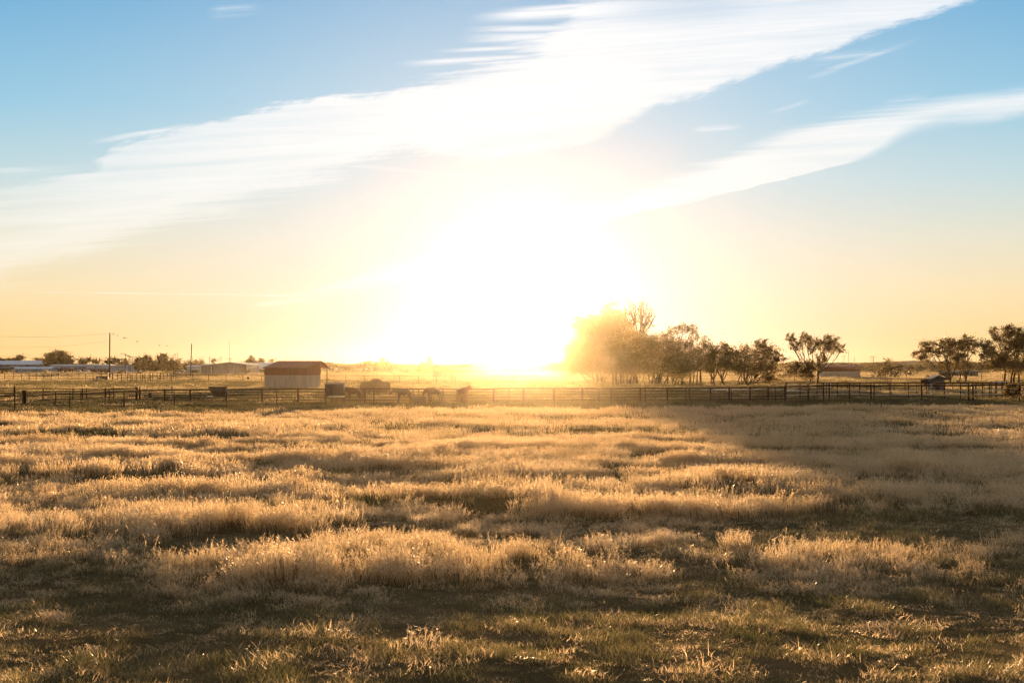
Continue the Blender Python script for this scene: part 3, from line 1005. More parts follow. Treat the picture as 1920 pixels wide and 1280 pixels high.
fence('far_fence', 'tiny dark pipe fence in front of the long low white roofed building', 'fence', Y_f,
      list(np.arange(602, 700, 7.0)), [(1.5, 0.06), (0.8, 0.05)], 1.6, post_r=0.07)


# ---------------------------------------------------------------- sheds
def rot2(p, a):
    return Vector((p[0] * math.cos(a) - p[1] * math.sin(a), p[0] * math.sin(a) + p[1] * math.cos(a), p[2]))


def loafing_shed(label, corner, yaw, L, D, OH, he, hr, hband, hb, loc_group='red and grey livestock shelters', back_gap=True):
    """corner: front right corner on the ground; front wall runs left from it, side wall runs back"""
    t = thing('livestock_shed', label, 'shed', corner, loc_group, yaw)
    th = 0.08
    # lower grey walls (front, right gable, left gable), open behind
    w = MB()
    w.box((-L / 2, th / 2, hband / 2), (L, th, hband))
    w.box((-th / 2, D / 2 + th / 2 + 0.002, hband / 2), (th, D - th, hband))
    w.box((-L + th / 2, D / 2 + th / 2 + 0.002, hband / 2), (th, D - th, hband))
    w.box((-L / 2, D + th / 2, hband / 2), (L, th, hband))
    w.build('lower_wall', M['greywall'], t)
    r = MB()
    e = 0.03
    r.slab([(-L - e, -e, hband), (e, -e, hband), (e, -e, he), (-L - e, -e, he)], (0, th + e, 0))
    for x0 in (e, -L - e):
        s = -1 if x0 > 0 else 1
        r.slab([(x0, -e + th + 0.04, hband), (x0, D + th, hband), (x0, D + th, hr - 0.06), (x0, th + 0.04, he)], (s * (th + e), 0, 0))
    r.build('upper_wall', M['redwall'], t)
    for k in range(int(L / 0.9)):       # battens
        pass
    roof = MB()
    ov = 0.25
    roof.slab([(-L - ov, -ov, he + 0.02), (ov, -ov, he + 0.02), (ov, D, hr), (-L - ov, D, hr)], (0, 0, 0.09))
    roof.slab([(-L - ov, D + 0.002, hr), (ov, D + 0.002, hr), (ov, D + OH, hb), (-L - ov, D + OH, hb)], (0, 0, 0.09))
    roof.build('roof', M['redroof'], t)
    n = int(L / 0.6)
    rb = MB()
    for k in range(n + 1):
        x = -L - ov + 0.02 + (L + 2 * ov - 0.04) * k / n
        a = Vector((x, -ov, he + 0.115)); b = Vector((x, D, hr + 0.095))
        rb.tube([a, b], 0.018, 4)
    rb.build('roof_rib', M['redroof'], t)
    ps = MB()
    for k in range(4):
        x = -L + 0.1 + (L - 0.2) * k / 3
        MB().box((x, D + OH - 0.2, (hb - 0.05) / 2), (0.12, 0.12, hb - 0.05)).build('post', M['rust'], t)
    return t


# near shed: front right ground corner at px 573.6
Y1 = 208.0
c1 = Vector(((573.6 - 960) / FPX * Y1, Y1, 0.0))
loafing_shed('red roofed shed with grey lower walls, the largest and nearest one, left of the horses', c1, R(-22), 7.0, 4.2, 2.4, 2.95, 4.0, 2.0, 3.0)
Y2 = 385.0
c2 = Vector(((881.5 - 960) / FPX * Y2, Y2, 0.0))
loafing_shed('far red and grey shed washed out by the low sun, left of the tree cluster', c2, R(6), 9.8, 4.2, 1.2, 2.7, 3.45, 1.55, 2.9)
Y3 = 400.0
c3 = Vector(((1612.5 - 960) / FPX * Y3, Y3, 0.0))
loafing_shed('low red topped grey shed right of the twin trunked tree', c3, R(8), 10.8, 4.0, 1.2, 2.85, 3.5, 1.75, 3.0)


def simple_hall(name, label, cat, x0, x1, Y, depth, he, hr, wall, roof, gable=True, group=None, trim=None):
    """gable hall facing the camera (gable) or lying along it"""
    X0, X1 = (x0 - 960) / FPX * Y, (x1 - 960) / FPX * Y
    t = thing(name, label, cat, ((X0 + X1) / 2, Y, 0), group)
    w = X1 - X0
    b = MB()
    if gable:
        prof = [(-w / 2, 0, 0), (w / 2, 0, 0), (w / 2, 0, he), (0, 0, hr), (-w / 2, 0, he)]
        b.slab(prof, (0, depth, 0)); b.build('wall', M[wall], t)
        r = MB()
        for s in (-1, 1):
            p = [(s * (w / 2 + 0.3), -0.3, he - 0.02), (0, -0.3, hr + 0.03), (0, depth + 0.3, hr + 0.03), (s * (w / 2 + 0.3), depth + 0.3, he - 0.02)]
            r.slab(p, (0, 0, 0.14))
        r.build('roof', M[roof], t)
    else:
        b.box((0, depth / 2, he / 2), (w, depth, he)); b.build('wall', M[wall], t)
        r = MB()
        r.slab([(-w / 2 - .3, -0.3, he + 0.01), (w / 2 + .3, -0.3, he + 0.01), (w / 2 + .3, depth / 2, hr), (-w / 2 - .3, depth / 2, hr)], (0, 0, 0.12))
        r.slab([(-w / 2 - .3, depth + .3, he + 0.01), (w / 2 + .3, depth + .3, he + 0.01), (w / 2 + .3, depth / 2 + 0.002, hr), (-w / 2 - .3, depth / 2 + 0.002, hr)], (0, 0, 0.12))
        r.build('roof', M[roof], t)
    if trim:
        MB().box((0, -0.33, he + 0.0), (w + 0.7, 0.06, 0.28)).build('fascia', M[trim], t)
    return t, w


def opening(t, name, x, w, h, z0=0.0, mat='dark', y=-0.04, d=0.06):
    return MB().box((x, y, z0 + h / 2), (w, d, h)).build(name, M[mat], t)


zt = lambda py, Y: CAM_H - (py - HORIZON) / FPX * Y
# long pale hall at the left edge
t, w = simple_hall('warehouse', 'long pale blue roofed warehouse at the left edge, left of the round dark tree', 'warehouse', -70, 85, 640, 22, zt(683.5, 640), zt(676.2, 640), 'bluewall', 'blueroof', False)
for k in range(6):
    opening(t, 'door', -w / 2 + 6 + k * 6.0, 3.0, 2.4, mat='steelgrey')
t, w = simple_hall('low_building', 'low grey metal building in front of the long pale blue warehouse', 'building', 17, 95, 585, 9, 1.9, 2.75, 'bluewall', 'blueroof', False)
for k in range(4):
    opening(t, 'door', -w / 2 + 2.5 + k * 4.0, 2.2, 1.5, mat='steelgrey')
t, w = simple_hall('shed', 'dark open fronted lean-to at the far left edge', 'shed', -25, 15.5, 520, 6, 2.3, 3.0, 'roofbrown', 'steel', False)
opening(t, 'opening', 0, w * 0.8, 1.7)
# storage building with lettering
Ys = 600.0
t = thing('storage_building', 'pale blue storage building with dark red doors and a row of dark lettering', 'storage building', ((150 - 960) / FPX * Ys, Ys, 0))
wS = (205 - 94) / FPX * Ys
MB().box((0, 4.5, 1.75), (wS, 9, 3.5)).build('wall', M['bluewall'], t)
MB().box((0, -0.08, zt(688, Ys)), (wS + 0.4, 0.14, 1.55)).build('fascia', M['blueroof'], t)
MB().slab([(-wS / 2 - .2, -0.15, 3.52), (wS / 2 + .2, -0.15, 3.52), (wS / 2 + .2, 9.2, 3.75), (-wS / 2 - .2, 9.2, 3.75)], (0, 0, 0.12)).build('roof', M['blueroof'], t)
nd = 9
for k in range(nd):
    x = -wS / 2 + 1.0 + (wS - 1.0) * (k + 0.5) / nd
    if k == 5: x += 0.5
    d = opening(t, 'door', x, (wS - 1) / nd * (0.93 if k != 4 else 0.7), 1.95, mat='door_red', y=-0.03)
txt = bpy.data.curves.new('lettering', 'FONT')
txt.body = "Red River Self Storage  -  940 549 8880"
txt.size = 0.95; txt.extrude = 0.02; txt.offset = 0.012
txt.materials.append(surf('lettering_paint', (0.03, 0.035, 0.07), 0.5))
to = bpy.data.objects.new('lettering', txt)
to.location = (-wS / 2 + 0.1, -0.18, zt(690.6, Ys)); to.rotation_euler = (R(90), 0, 0)
to.scale = (0.99, 1, 1)
C.objects.link(to)
bpy.context.view_layer.update()
tme = bpy.data.meshes.new_from_object(to.evaluated_get(bpy.context.evaluated_depsgraph_get()))
to2 = bpy.data.objects.new('lettering', tme)
to2.location = to.location; to2.rotation_euler = to.rotation_euler; to2.scale = to.scale
C.objects.link(to2); to2.parent = t
bpy.data.objects.remove(to)
t, w = simple_hall('storage_unit', 'pale flat storage block with a dark doorway right of the tall pole', 'storage building', 206, 236, 560, 12, zt(686, 560), zt(685.4, 560), 'bluewall', 'blueroof', False)
opening(t, 'door', w * 0.2, 2.8, 1.5)
g = 'blue storage containers behind the cattle pens'
for (a, b, yy_, top, lab) in ((236.5, 249, 600, 685.2, 'pale blue container, tallest in the row behind the cattle pens'), (249.5, 259, 618, 687, 'pale blue container in the middle of the row behind the cattle pens'),
                              (260, 272, 640, 688.3, 'low pale blue container at the right end of the row behind the cattle pens')):
    h = zt(top, yy_)
    X0, X1 = (a - 960) / FPX * yy_, (b - 960) / FPX * yy_
    t = thing('container', lab, 'container', ((X0 + X1) / 2, yy_, 0), g)
    MB().box((0, 3, h / 2), (X1 - X0, 6, h)).build('body', M['blueroof'], t)
    for s in (-1, 1):
        MB().box((s * (X1 - X0) * 0.23, -0.03, h * 0.45), ((X1 - X0) * 0.42, 0.05, h * 0.8)).build('door', M['bluewall'], t)

# grey gabled warehouse
t, w = simple_hall('warehouse', 'big plain grey warehouse with a shallow gable right of the leaning pole', 'warehouse', 397, 461.5, 505, 26, zt(683.6, 505), zt(679.6, 505), 'steelgrey', 'steelgrey', True)
opening(t, 'drain_pipe', -w / 2 + 0.4, 0.15, 3.4); opening(t, 'drain_pipe', w / 2 - 0.3, 0.12, 3.4)
t, w = simple_hall('warehouse_wing', 'grey side wing with dark seams, left of the plain grey gable', 'warehouse', 376, 396.4, 512, 18, zt(685, 512), zt(682.4, 512), 'steelgrey', 'steelgrey', False)
for k in (-0.28, 0.0, 0.3):
    opening(t, 'seam', w * k, 0.14, 3.0)
t, w = simple_hall('office_building', 'small pale building with a white canopy, behind the leaning pole', 'building', 350, 375.6, 560, 8, zt(687, 560), zt(685.3, 560), 'bluewall', 'blueroof', False)
MB().box((w * 0.15, -0.9, zt(691.3, 560)), (w * 0.66, 1.6, 0.22)).build('canopy', M['white'], t)
opening(t, 'window', w * 0.1, w * 0.5, 0.9, 0.6, 'dark')
t, w = simple_hall('warehouse', 'wide warehouse with pale blue roof partly behind the nearest red shed', 'warehouse', 461.8, 520, 545, 16, zt(690.4, 545), zt(680.2, 545), 'steelgrey', 'blueroof', False, trim='white')
opening(t, 'opening', -w * 0.1, w * 0.7, 1.3, 0.5, 'dark')
t, w = simple_hall('long_building', 'long low building with white roof and many small bays right of the nearest red shed', 'building', 600, 699, 660, 14, zt(693.4, 660), zt(691.2, 660), 'steelgrey', 'white', False)
for k in range(9):
    opening(t, 'door', -w / 2 + 3 + k * (w - 5) / 8.0, 1.5, 0.85, mat='door_red')
for k, xx in enumerate((0.30, 0.62)):
    MB().box((w * (xx - 0.5), 5.0, zt(690.4, 660) + 0.3), (1.1, 1.1, 0.7)).build('roof_vent', M['white'], t)
t, w = simple_hall('low_building', 'tiny low building left of the sunlit feathery trees', 'building', 700, 733, 640, 8, 1.5, 2.2, 'steelgrey', 'roofbrown', False)
opening(t, 'door', 0, 1.2, 1.1)
t, w = simple_hall('shed', 'grey metal shed seen behind the trunks of the wide spreading tree', 'shed', 1775, 1834, 430, 8, zt(697.3, 430), zt(695.6, 430), 'slate', 'slate', False)
opening(t, 'door', w * 0.2, 2.0, 1.2)
# small calf hut
Yh = 178.0
t, w = simple_hall('hut', 'small grey gabled hut behind the right hand fences', 'hut', 1749, 1771, Yh, 1.9, zt(711.5, Yh), zt(705.2, Yh), 'slate', 'slate', True)
opening(t, 'door', -w * 0.12, 0.45, 0.95, mat='dark')


# ---------------------------------------------------------------- vehicles
def car(label, px, Y, Lm, facing=1):
    x = (px - 960) / FPX * Y
    t = thing('parked_car', label, 'car', (x, Y, 0))
    s = facing
    prof = [(-0.5, .35), (-0.5, .85), (-0.42, 1.0), (-0.34, 1.55), (-0.12, 1.68), (0.12, 1.6), (0.26, 1.1), (0.46, .95), (0.5, .7), (0.5, .35)]
    MB().slab([(s * a * Lm, 0, b) for a, b in prof], (0, 1.8, 0)).build('body', M['white'], t)
    gl = [(-0.37, 1.05), (-0.31, 1.48), (-0.1, 1.58), (0.1, 1.5), (0.2, 1.08)]
    MB().slab([(s * a * Lm, -0.015, b) for a, b in gl], (0, 0.03, 0)).build('window', M['glass'], t)
    for a in (-0.31, 0.31):
        wl = MB().tube([(s * a * Lm, -0.03, 0.35), (s * a * Lm, 0.2, 0.35)], 0.35, 14).build('wheel', M['tank'], t)
        MB().tube([(s * a * Lm, -0.05, 0.35), (s * a * Lm, -0.02, 0.35)], 0.19, 10).build('rim', M['steel'], wl)
    return t


car('white car parked beyond the cattle pens, left of the leaning pole', 341, 560, 4.6, 1)
car('white car parked in front of the pale blue roofed warehouse beside the nearest shed', 477, 530, 3.6, -1)
for i, (px, lab) in enumerate(((147, 'white car in front of the red storage doors, left one'), (163, 'white car in front of the red storage doors, right one'))):
    car(lab, px, 575, 3.2, 1)

# ---------------------------------------------------------------- farm things by the near fence


def cyl(mb, a, b, r, seg=10):
    return mb.tube([a, b], r, seg)


# round bales
def bale(label, px, pyb, r, L, yaw, dz=0.0, Y=None):
    Y = Y or CAM_H * FPX / (pyb - HORIZON)
    x = (px - 960) / FPX * Y
    rnd = random.Random(px)
    mb = MB()
    n, m_ = 30, 9
    for j in range(m_ + 1):
        for i in range(n):
            a = 2 * math.pi * i / n
            rr = r * (1 + rnd.uniform(-.035, .03)) * (0.93 if j in (0, m_) else 1)
            zz = math.sin(a) * rr
            if zz < -r * 0.88: zz = -r * 0.88
            mb.v.append((math.cos(a) * rr, -L / 2 + L * j / m_, zz + r * 0.88))
    for j in range(m_):
        for i in range(n):
            k = (i + 1) % n
            mb.f.append((j * n + i, j * n + k, (j + 1) * n + k, (j + 1) * n + i))
    mb.f.append(tuple(range(n))); mb.f.append(tuple(range((m_ + 1) * n - 1, m_ * n - 1, -1)))
    o = mb.build('hay_bale', M['hay'])
    o.location = (x, Y, dz); o.rotation_euler = (0, 0, yaw)
    tag(o, label, 'hay bale', 'round hay bales behind the rail fence')
    # net wrap bands
    w = MB()
    for yy_ in (-L * .3, 0, L * .3):
        pts = [(math.cos(a) * (r * 1.03), yy_, max(math.sin(a) * r * 1.03, -r * .87) + r * .88) for a in np.linspace(0, 2 * math.pi, 31)]
        w.tube(pts, 0.012, 4, caps=False)
    w.build('twine', M['rustlight'], o)
    return o


bale('round hay bale on the left of the three behind the fence, beside the brown horse', 690.5, 739, 0.80, 1.5, R(70))
bale('round hay bale in the middle of the three, standing tallest', 704.5, 737.2, 0.93, 1.5, R(20))
bale('round hay bale on the right of the three behind the fence', 718, 738.5, 0.78, 1.4, R(80))

# covered grey hay feeder on dark legs
Yf_ = 126.5
xf = (628 - 960) / FPX * Yf_
t = thing('hay_feeder', 'tall grey covered hay feeder on dark legs beside the brown horse', 'hay feeder', (xf, Yf_, gz(xf, Yf_)))
MB().box((0, 0, 1.37), (1.66, 1.0, 0.62)).build('hopper', M['steel'], t)
MB().slab([(-0.88, -0.6, 1.66), (0.88, -0.6, 1.66), (0.88, 0.6, 1.76), (-0.88, 0.6, 1.76)], (0, 0, 0.05)).build('roof', M['steel'], t)
MB().slab([(-0.81, -0.46, 1.05), (0.81, -0.46, 1.05), (0.66, -0.2, 0.62), (-0.66, -0.2, 0.62)], (0, 0.5, 0)).build('chute', M['steel'], t)
MB().box((0.18, -0.15, 0.62), (1.3, 1.0, 0.10)).build('tray', M['tape'], t)
for lx, ly in ((-0.82, -0.45), (-0.22, -0.5), (0.78, -0.45), (-0.8, 0.45), (0.78, 0.45)):
    MB().tube([(lx, ly, -0.05), (lx * 0.98, ly, 1.3)], 0.035, 8).build('leg', M['rust'], t)
# cradle feeder
Yc = 127.0
xc = (409 - 960) / FPX * Yc
t = thing('hay_feeder', 'grey cradle hay feeder with slanted legs, left of the nearest red shed', 'hay feeder', (xc, Yc, gz(xc, Yc)))
MB().slab([(-0.72, -0.35, 1.15), (0.72, -0.35, 1.15), (0.76, -0.5, 1.52), (-0.76, -0.5, 1.52)], (0, 0.04, 0)).build('side_panel', M['steel'], t)
MB().slab([(-0.72, 0.35, 1.15), (0.72, 0.35, 1.15), (0.76, 0.5, 1.52), (-0.76, 0.5, 1.52)], (0, -0.04, 0)).build('side_panel', M['steel'], t)
MB().slab([(-0.6, -0.34, 1.148), (0.72, -0.34, 1.148), (0.66, -0.06, 0.60), (-0.42, -0.06, 0.60)], (0, 0.12, 0)).build('cradle', M['tank'], t)
MB().slab([(-0.6, 0.34, 1.148), (0.72, 0.34, 1.148), (0.66, 0.07, 0.60), (-0.42, 0.07, 0.60)], (0, -0.10, 0)).build('cradle', M['tank'], t)
MB().box((-0.64, 0, 0.66), (0.52, 0.4, 0.05)).build('tray', M['white'], t)
for lx in (-0.5, 0.55):
    for s in (-1, 1):
        MB().tube([(lx - 0.12, s * 0.45, -0.05), (lx + 0.1, s * 0.05, 0.75)], 0.025, 8).build('leg', M['rust'], t)
# dark trough between two horses
Yt = 126.0
xt = (787 - 960) / FPX * Yt
t = thing('feed_trough', 'dark low feed trough between the two left facing horses', 'trough', (xt, Yt, gz(xt, Yt)))
MB().slab([(-0.62, -0.3, 0.62), (0.62, -0.3, 0.62), (0.52, -0.22, 0.0), (-0.52, -0.22, 0.0)], (0, 0.04, 0)).slab([(-0.62, 0.3, 0.62), (0.62, 0.3, 0.62), (0.52, 0.22, 0.0), (-0.52, 0.22, 0.0)], (0, -0.04, 0)) \
    .slab([(-0.62, -0.25, 0.62), (-0.62, 0.25, 0.62), (-0.52, 0.18, 0.002), (-0.52, -0.18, 0.002)], (0.04, 0, 0)).slab([(0.62, -0.25, 0.62), (0.62, 0.25, 0.62), (0.52, 0.18, 0.002), (0.52, -0.18, 0.002)], (-0.04, 0, 0)) \
    .box((0, 0, 0.05), (0.98, 0.34, 0.04)).build('basin', M['tank'], t)
rim = MB()
rim.tube([(-.64, -.32, .64), (.64, -.32, .64), (.64, .32, .64), (-.64, .32, .64), (-.64, -.32, .64)], 0.03, 6).build('rim', M['rust'], t)
# bucket
Yb = 132.0
xb = (282.5 - 960) / FPX * Yb
t = thing('bucket', 'dark feed bucket hanging on the corral rails', 'bucket', (xb, Yb, 0.48))
MB().tube([(0, 0, 0), (0, 0, 0.36)], [0.15, 0.2], 16).build('pail', M['tank'], t)
MB().tube([(-.2, 0, .36), (-.12, 0, .5), (0, 0, .55), (.12, 0, .5), (.2, 0, .36)], 0.012, 6).build('handle', M['wire'], t)
# white spiral taped post
Yw = 134.0
xw = (322.5 - 960) / FPX * Yw
t = thing('gate_post', 'rusty post wound with a white spiral tape, left of the grey cradle feeder', 'post', (xw, Yw, 0))
MB().tube([(0, 0, -0.1), (0, 0, 1.47)], 0.06, 10).build('post', M['rust'], t)
hel = [(-0.09 + 0.085 * math.cos(a), -0.02 + 0.085 * math.sin(a), 0.1 + 1.35 * a / (2 * math.pi * 6)) for a in np.linspace(0, 2 * math.pi * 6, 110)]
MB().tube(hel, 0.021, 6).build('spiral_tape', M['tape'], t)
# white coil on right fence
Yw = 140.5
xw = (1748 - 960) / FPX * Yw
t = thing('gate_post', 'post with white tape insulators in front of the small grey hut', 'post', (xw, Yw, 0))
MB().tube([(0, 0, -0.1), (0, 0, 1.62)], 0.045, 10).build('post', M['rust'], t)
for z in (1.52, 1.3, 0.86, 0.62):
    MB().tube([(-0.22, -0.05, z), (0.0, -0.05, z)], [0.035, 0.05], 8).build('insulator', M['tape'], t)
# round marker
Ym = 292.0
xm = (465.3 - 960) / FPX * Ym
t = thing('marker_sign', 'small round dark sign on a thin post left of the nearest red shed', 'sign', (xm, Ym, 0))
MB().tube([(0, 0, -0.1), (0, 0, 0.6)], 0.03, 6).build('post', M['rust'], t)
MB().tube([(0, -0.02, 0.86), (0, 0.03, 0.86)], 0.24, 16).build('sign_plate', M['dark'], t)
# dark trough/box by the left pole
Yd = 330.0
xd = (192 - 960) / FPX * Yd
t = thing('water_tank', 'dark low water tank beside the foot of the tall utility pole', 'water tank', (xd, Yd, 0))
MB().tube([(0, 0, 0), (0, 0, 0.95)], 1.35, 24).build('tank', M['tank'], t)
MB().tube([(-0.6, -1.37, 0.5), (-0.25, -1.40, 0.5)], 0.22, 12).build('float_valve', M['white'], t)

# pumpjack
Yp = 470.0
xp = (1702 - 960) / FPX * Yp
t = thing('pumpjack', 'small rusty oil pumpjack standing in the far field right of the sparse tree', 'pumpjack', (xp, Yp, 0))
MB().box((0, 0, 0.15), (3.2, 1.2, 0.3)).build('skid', M['rust'], t)
for s in (-1, 1):
    MB().tube([(-0.2, s * 0.5, 0.3), (0.25, 0, 2.45)], 0.08, 6).build('post', M['rust'], t)
    MB().tube([(0.8, s * 0.5, 0.3), (0.25, 0, 2.45)], 0.08, 6).build('post', M['rust'], t)
MB().box((0.05, 0, 2.5), (2.3, 0.24, 0.26), (0, R(-16), 0)).build('walking_beam', M['rust'], t)
MB().slab([(1.05, -0.15, 2.95), (1.45, -0.15, 3.05), (1.62, -0.15, 2.5), (1.45, -0.15, 2.1), (1.25, -0.15, 2.2), (1.3, -0.15, 2.6)], (0, 0.3, 0)).build('horse_head', M['rust'], t)
MB().box((-1.1, 0, 1.3), (0.5, 0.7, 1.0)).build('counterweight', M['rust'], t)
MB().tube([(-1.0, 0, 2.2), (-1.05, 0, 0.9)], 0.05, 6).build('pitman_arm', M['rust'], t)
MB().box((-0.2, 0, 0.75), (0.9, 0.7, 0.9)).build('gearbox', M['tank'], t)
MB().tube([(1.5, 0, 2.15), (1.5, 0, 0.3)], 0.03, 6).build('polished_rod', M['steel'], t)

# pond: a thin sheet of water just above the ground
pond = MB()
cxp, cyp = (1400 - 960) / FPX * 192, 191.0
ring = []
for k in range(40):
    a = 2 * math.pi * k / 40
    w_ = 1 + 0.12 * math.sin(3 * a + 1) + 0.06 * math.sin(7 * a)
    ring.append((cxp + 6.6 * w_ * math.cos(a), cyp + 5.2 * w_ * math.sin(a), 0.13))
pond.poly(ring)
m, tt = new_mat('pond_water')
b = tt.node('ShaderNodeBsdfPrincipled')
b.inputs['Base Color'].default_value = (0.05, 0.05, 0.045, 1)
b.inputs['Roughness'].default_value = 0.16
nz = tt.noise(tt.node('ShaderNodeNewGeometry').outputs['Position'], 3.0, 3, 0.5)
bn = tt.node('ShaderNodeBump'); bn.inputs['Strength'].default_value = 0.008
tt.l.new(nz, bn.inputs['Height']); tt.l.new(bn.outputs[0], b.inputs['Normal'])
o = tt.node('ShaderNodeOutputMaterial'); tt.l.new(b.outputs[0], o.inputs[0])
po = pond.build('pond_water', m)
tag(po, kind='structure')


# ---------------------------------------------------------------- horses
def horse(label, px, Y, yaw, neck, coat, scale=0.95, legs=(0, 0, 0, 0)):
    """local +x is forward; neck: list of (x, z, r) from the withers to the muzzle"""
    x = (px - 960) / FPX * Y
    t_loc = (x, Y, gz(x, Y) - 0.01)
    bm = bmesh.new()
    sk = bm.verts.layers.skin.verify()

    def vtx(p, r, r2=None):
        q = bm.verts.new(p)
        q[sk].radius = (r * 1.12, (r2 or r) * 1.12)
        return q
    hip = vtx((-0.55, 0, 1.22), .27, .25)
    bm.verts.ensure_lookup_table()
    hip[sk].use_root = True
    loin = vtx((-0.22, 0, 1.14), .27, .29)
    barrel = vtx((0.12, 0, 1.10), .29, .31)
    chest = vtx((0.44, 0, 1.13), .25, .28)
    prev = hip
    for q in (loin, barrel, chest):
        bm.edges.new((prev, q)); prev = q
    last = chest
    for (nx_, nz_, nr) in neck:
        q = vtx((nx_, 0, nz_), nr * 0.8, nr)
        bm.edges.new((last, q)); last = q
        if abs(nr - 0.115) < 1e-6:
            pollv = q
            for s in (-1, 1):
                e1 = vtx((nx_ - 0.03, s * 0.06, nz_ + 0.10), 0.032)
                e2 = vtx((nx_ - 0.02, s * 0.08, nz_ + 0.20), 0.012)
                bm.edges.new((q, e1)); bm.edges.new((e1, e2))
    for i, s in enumerate((-1, 1)):
        d = legs[i]
        pr = hip
        for (a, z, r) in ((-0.60, 0.98, .17), (-0.50 + d * .3, 0.80, .115), (-0.72 + d * .5, 0.50, .062), (-0.66 + d, 0.16, .043), (-0.62 + d, 0.035, .058)):
            q = vtx((a, s * (0.15 if z > .9 else 0.16), z), r); bm.edges.new((pr, q)); pr = q
        d = legs[i + 2]
        pr = chest
        for (a, z, r) in ((0.50, 0.88, .125), (0.47 + d * .3, 0.70, .082), (0.50 + d * .6, 0.42, .054), (0.49 + d, 0.15, .040), (0.53 + d, 0.035, .056)):
            q = vtx((a, s * (0.12 if z > .8 else 0.14), z), r); bm.edges.new((pr, q)); pr = q
    me = bpy.data.meshes.new('horse')
    bm.to_mesh(me); bm.free()
    mt = surf('coat_' + coat, {'bay': (0.07, 0.032, 0.015), 'dark': (0.035, 0.02, 0.013), 'sorrel': (0.10, 0.042, 0.018), 'brown': (0.05, 0.027, 0.015)}[coat], 0.5, 0, 0.12, 4)
    o = link('horse', me, mt)
    sm = o.modifiers.new('skin', 'SKIN'); sm.use_smooth_shade = True
    sb = o.modifiers.new('sub', 'SUBSURF'); sb.levels = 2; sb.render_levels = 2
    o.location = t_loc; o.rotation_euler = (0, 0, yaw); o.scale = (scale * 0.98, scale, scale * 1.1)
    tag(o, label, 'horse', 'horses grazing by the fence')
    hair = surf('hair_' + coat, (0.03, 0.02, 0.014), 0.6)
    MB().tube([(-0.80, 0, 1.30), (-0.90, 0, 1.16), (-0.93, 0, 0.85), (-0.91, 0.02, 0.55), (-0.89, 0.02, 0.38)], [.04, .06, .075, .06, .015], 8).build('tail', hair, o, True)
    mb = MB()
    top = [(nx_, nz_, nr) for nx_, nz_, nr in neck[:-1]]
    pts = [(0.40, 0, 1.36)] + [(a - 0.03 * 0, 0.03, z + r * 0.85) for a, z, r in top if r >= 0.11]
    mb.tube(pts, [0.03] + [0.05] * (len(pts) - 1), 6).build('mane', hair, o, True)
    return o


level = [(0.70, 1.24, .20), (0.95, 1.20, .155), (1.18, 1.14, .115), (1.38, 0.98, .09), (1.52, 0.82, .062)]
low = [(0.70, 1.18, .19), (0.93, 1.06, .15), (1.10, 0.94, .115), (1.16, 0.70, .09), (1.17, 0.48, .062)]
up = [(0.66, 1.28, .20), (0.84, 1.38, .16), (1.02, 1.48, .115), (1.22, 1.34, .09), (1.36, 1.18, .062)]
drink = [(0.68, 1.26, .20), (0.90, 1.26, .155), (1.10, 1.24, .115), (1.28, 1.06, .09), (1.38, 0.92, .062)]
horse('brown horse with its head turned into the tall grey hay feeder', 664, 127.3, R(180 - 12), drink, 'bay', 0.92, (0.0, 0.10, 0.0, -0.08))
horse('dark horse facing left with its head lowered level with its back', 758, 126.5, R(180 + 22), level, 'dark', 0.93, (0.02, -0.08, 0.05, 0.22))
horse('horse with its head down over the dark trough', 814, 126.5, R(180 - 18), low, 'brown', 0.95, (0.0, 0.12, 0.0, 0.05))
horse('horse facing right with its head raised, nearest to the sun', 868, 127.0, R(-48), up, 'sorrel', 0.93, (0.0, 0.1, 0.0, -0.1))

# ---------------------------------------------------------------- poles, masts, wires, birds
ORD = ['first', 'second', 'third', 'fourth', 'fifth', 'sixth', 'seventh', 'eighth', 'ninth', 'tenth', 'eleventh', 'twelfth', 'thirteenth', 'fourteenth']


def pole(label, px, ptop, Y, r=0.13, arm=0.0, lean=0.0, name='utility_pole', cat='utility pole', group=None, lamp=False):
    x = (px - 960) / FPX * Y
    h = zt(ptop, Y)
    t = thing(name, label, cat, (x, Y, 0), group)
    MB().tube([(0, 0, -0.2), (lean, 0, h)], [r, r * 0.75], 8).build('pole', M['wood'], t)
    if arm:
        MB().box((lean * 0.95, -0.12, h * 0.95), (arm, 0.12, 0.14)).build('crossarm', M['wood'], t)
        for s in (-0.42, 0, 0.42):
            MB().tube([(lean * .95 + s * arm, -0.12, h * 0.95 + .07), (lean * .95 + s * arm, -0.12, h * 0.95 + .3)], 0.06, 6).build('insulator', M['tank'], t)
    if lamp:
        MB().tube([(lean, 0, h - 0.1), (lean - 0.9, 0, h + 0.05)], 0.05, 6).build('arm', M['steel'], t)
        MB().box((lean - 1.15, 0, h + 0.02), (0.7, 0.35, 0.16)).build('lamp_head', M['steel'], t)
    return t


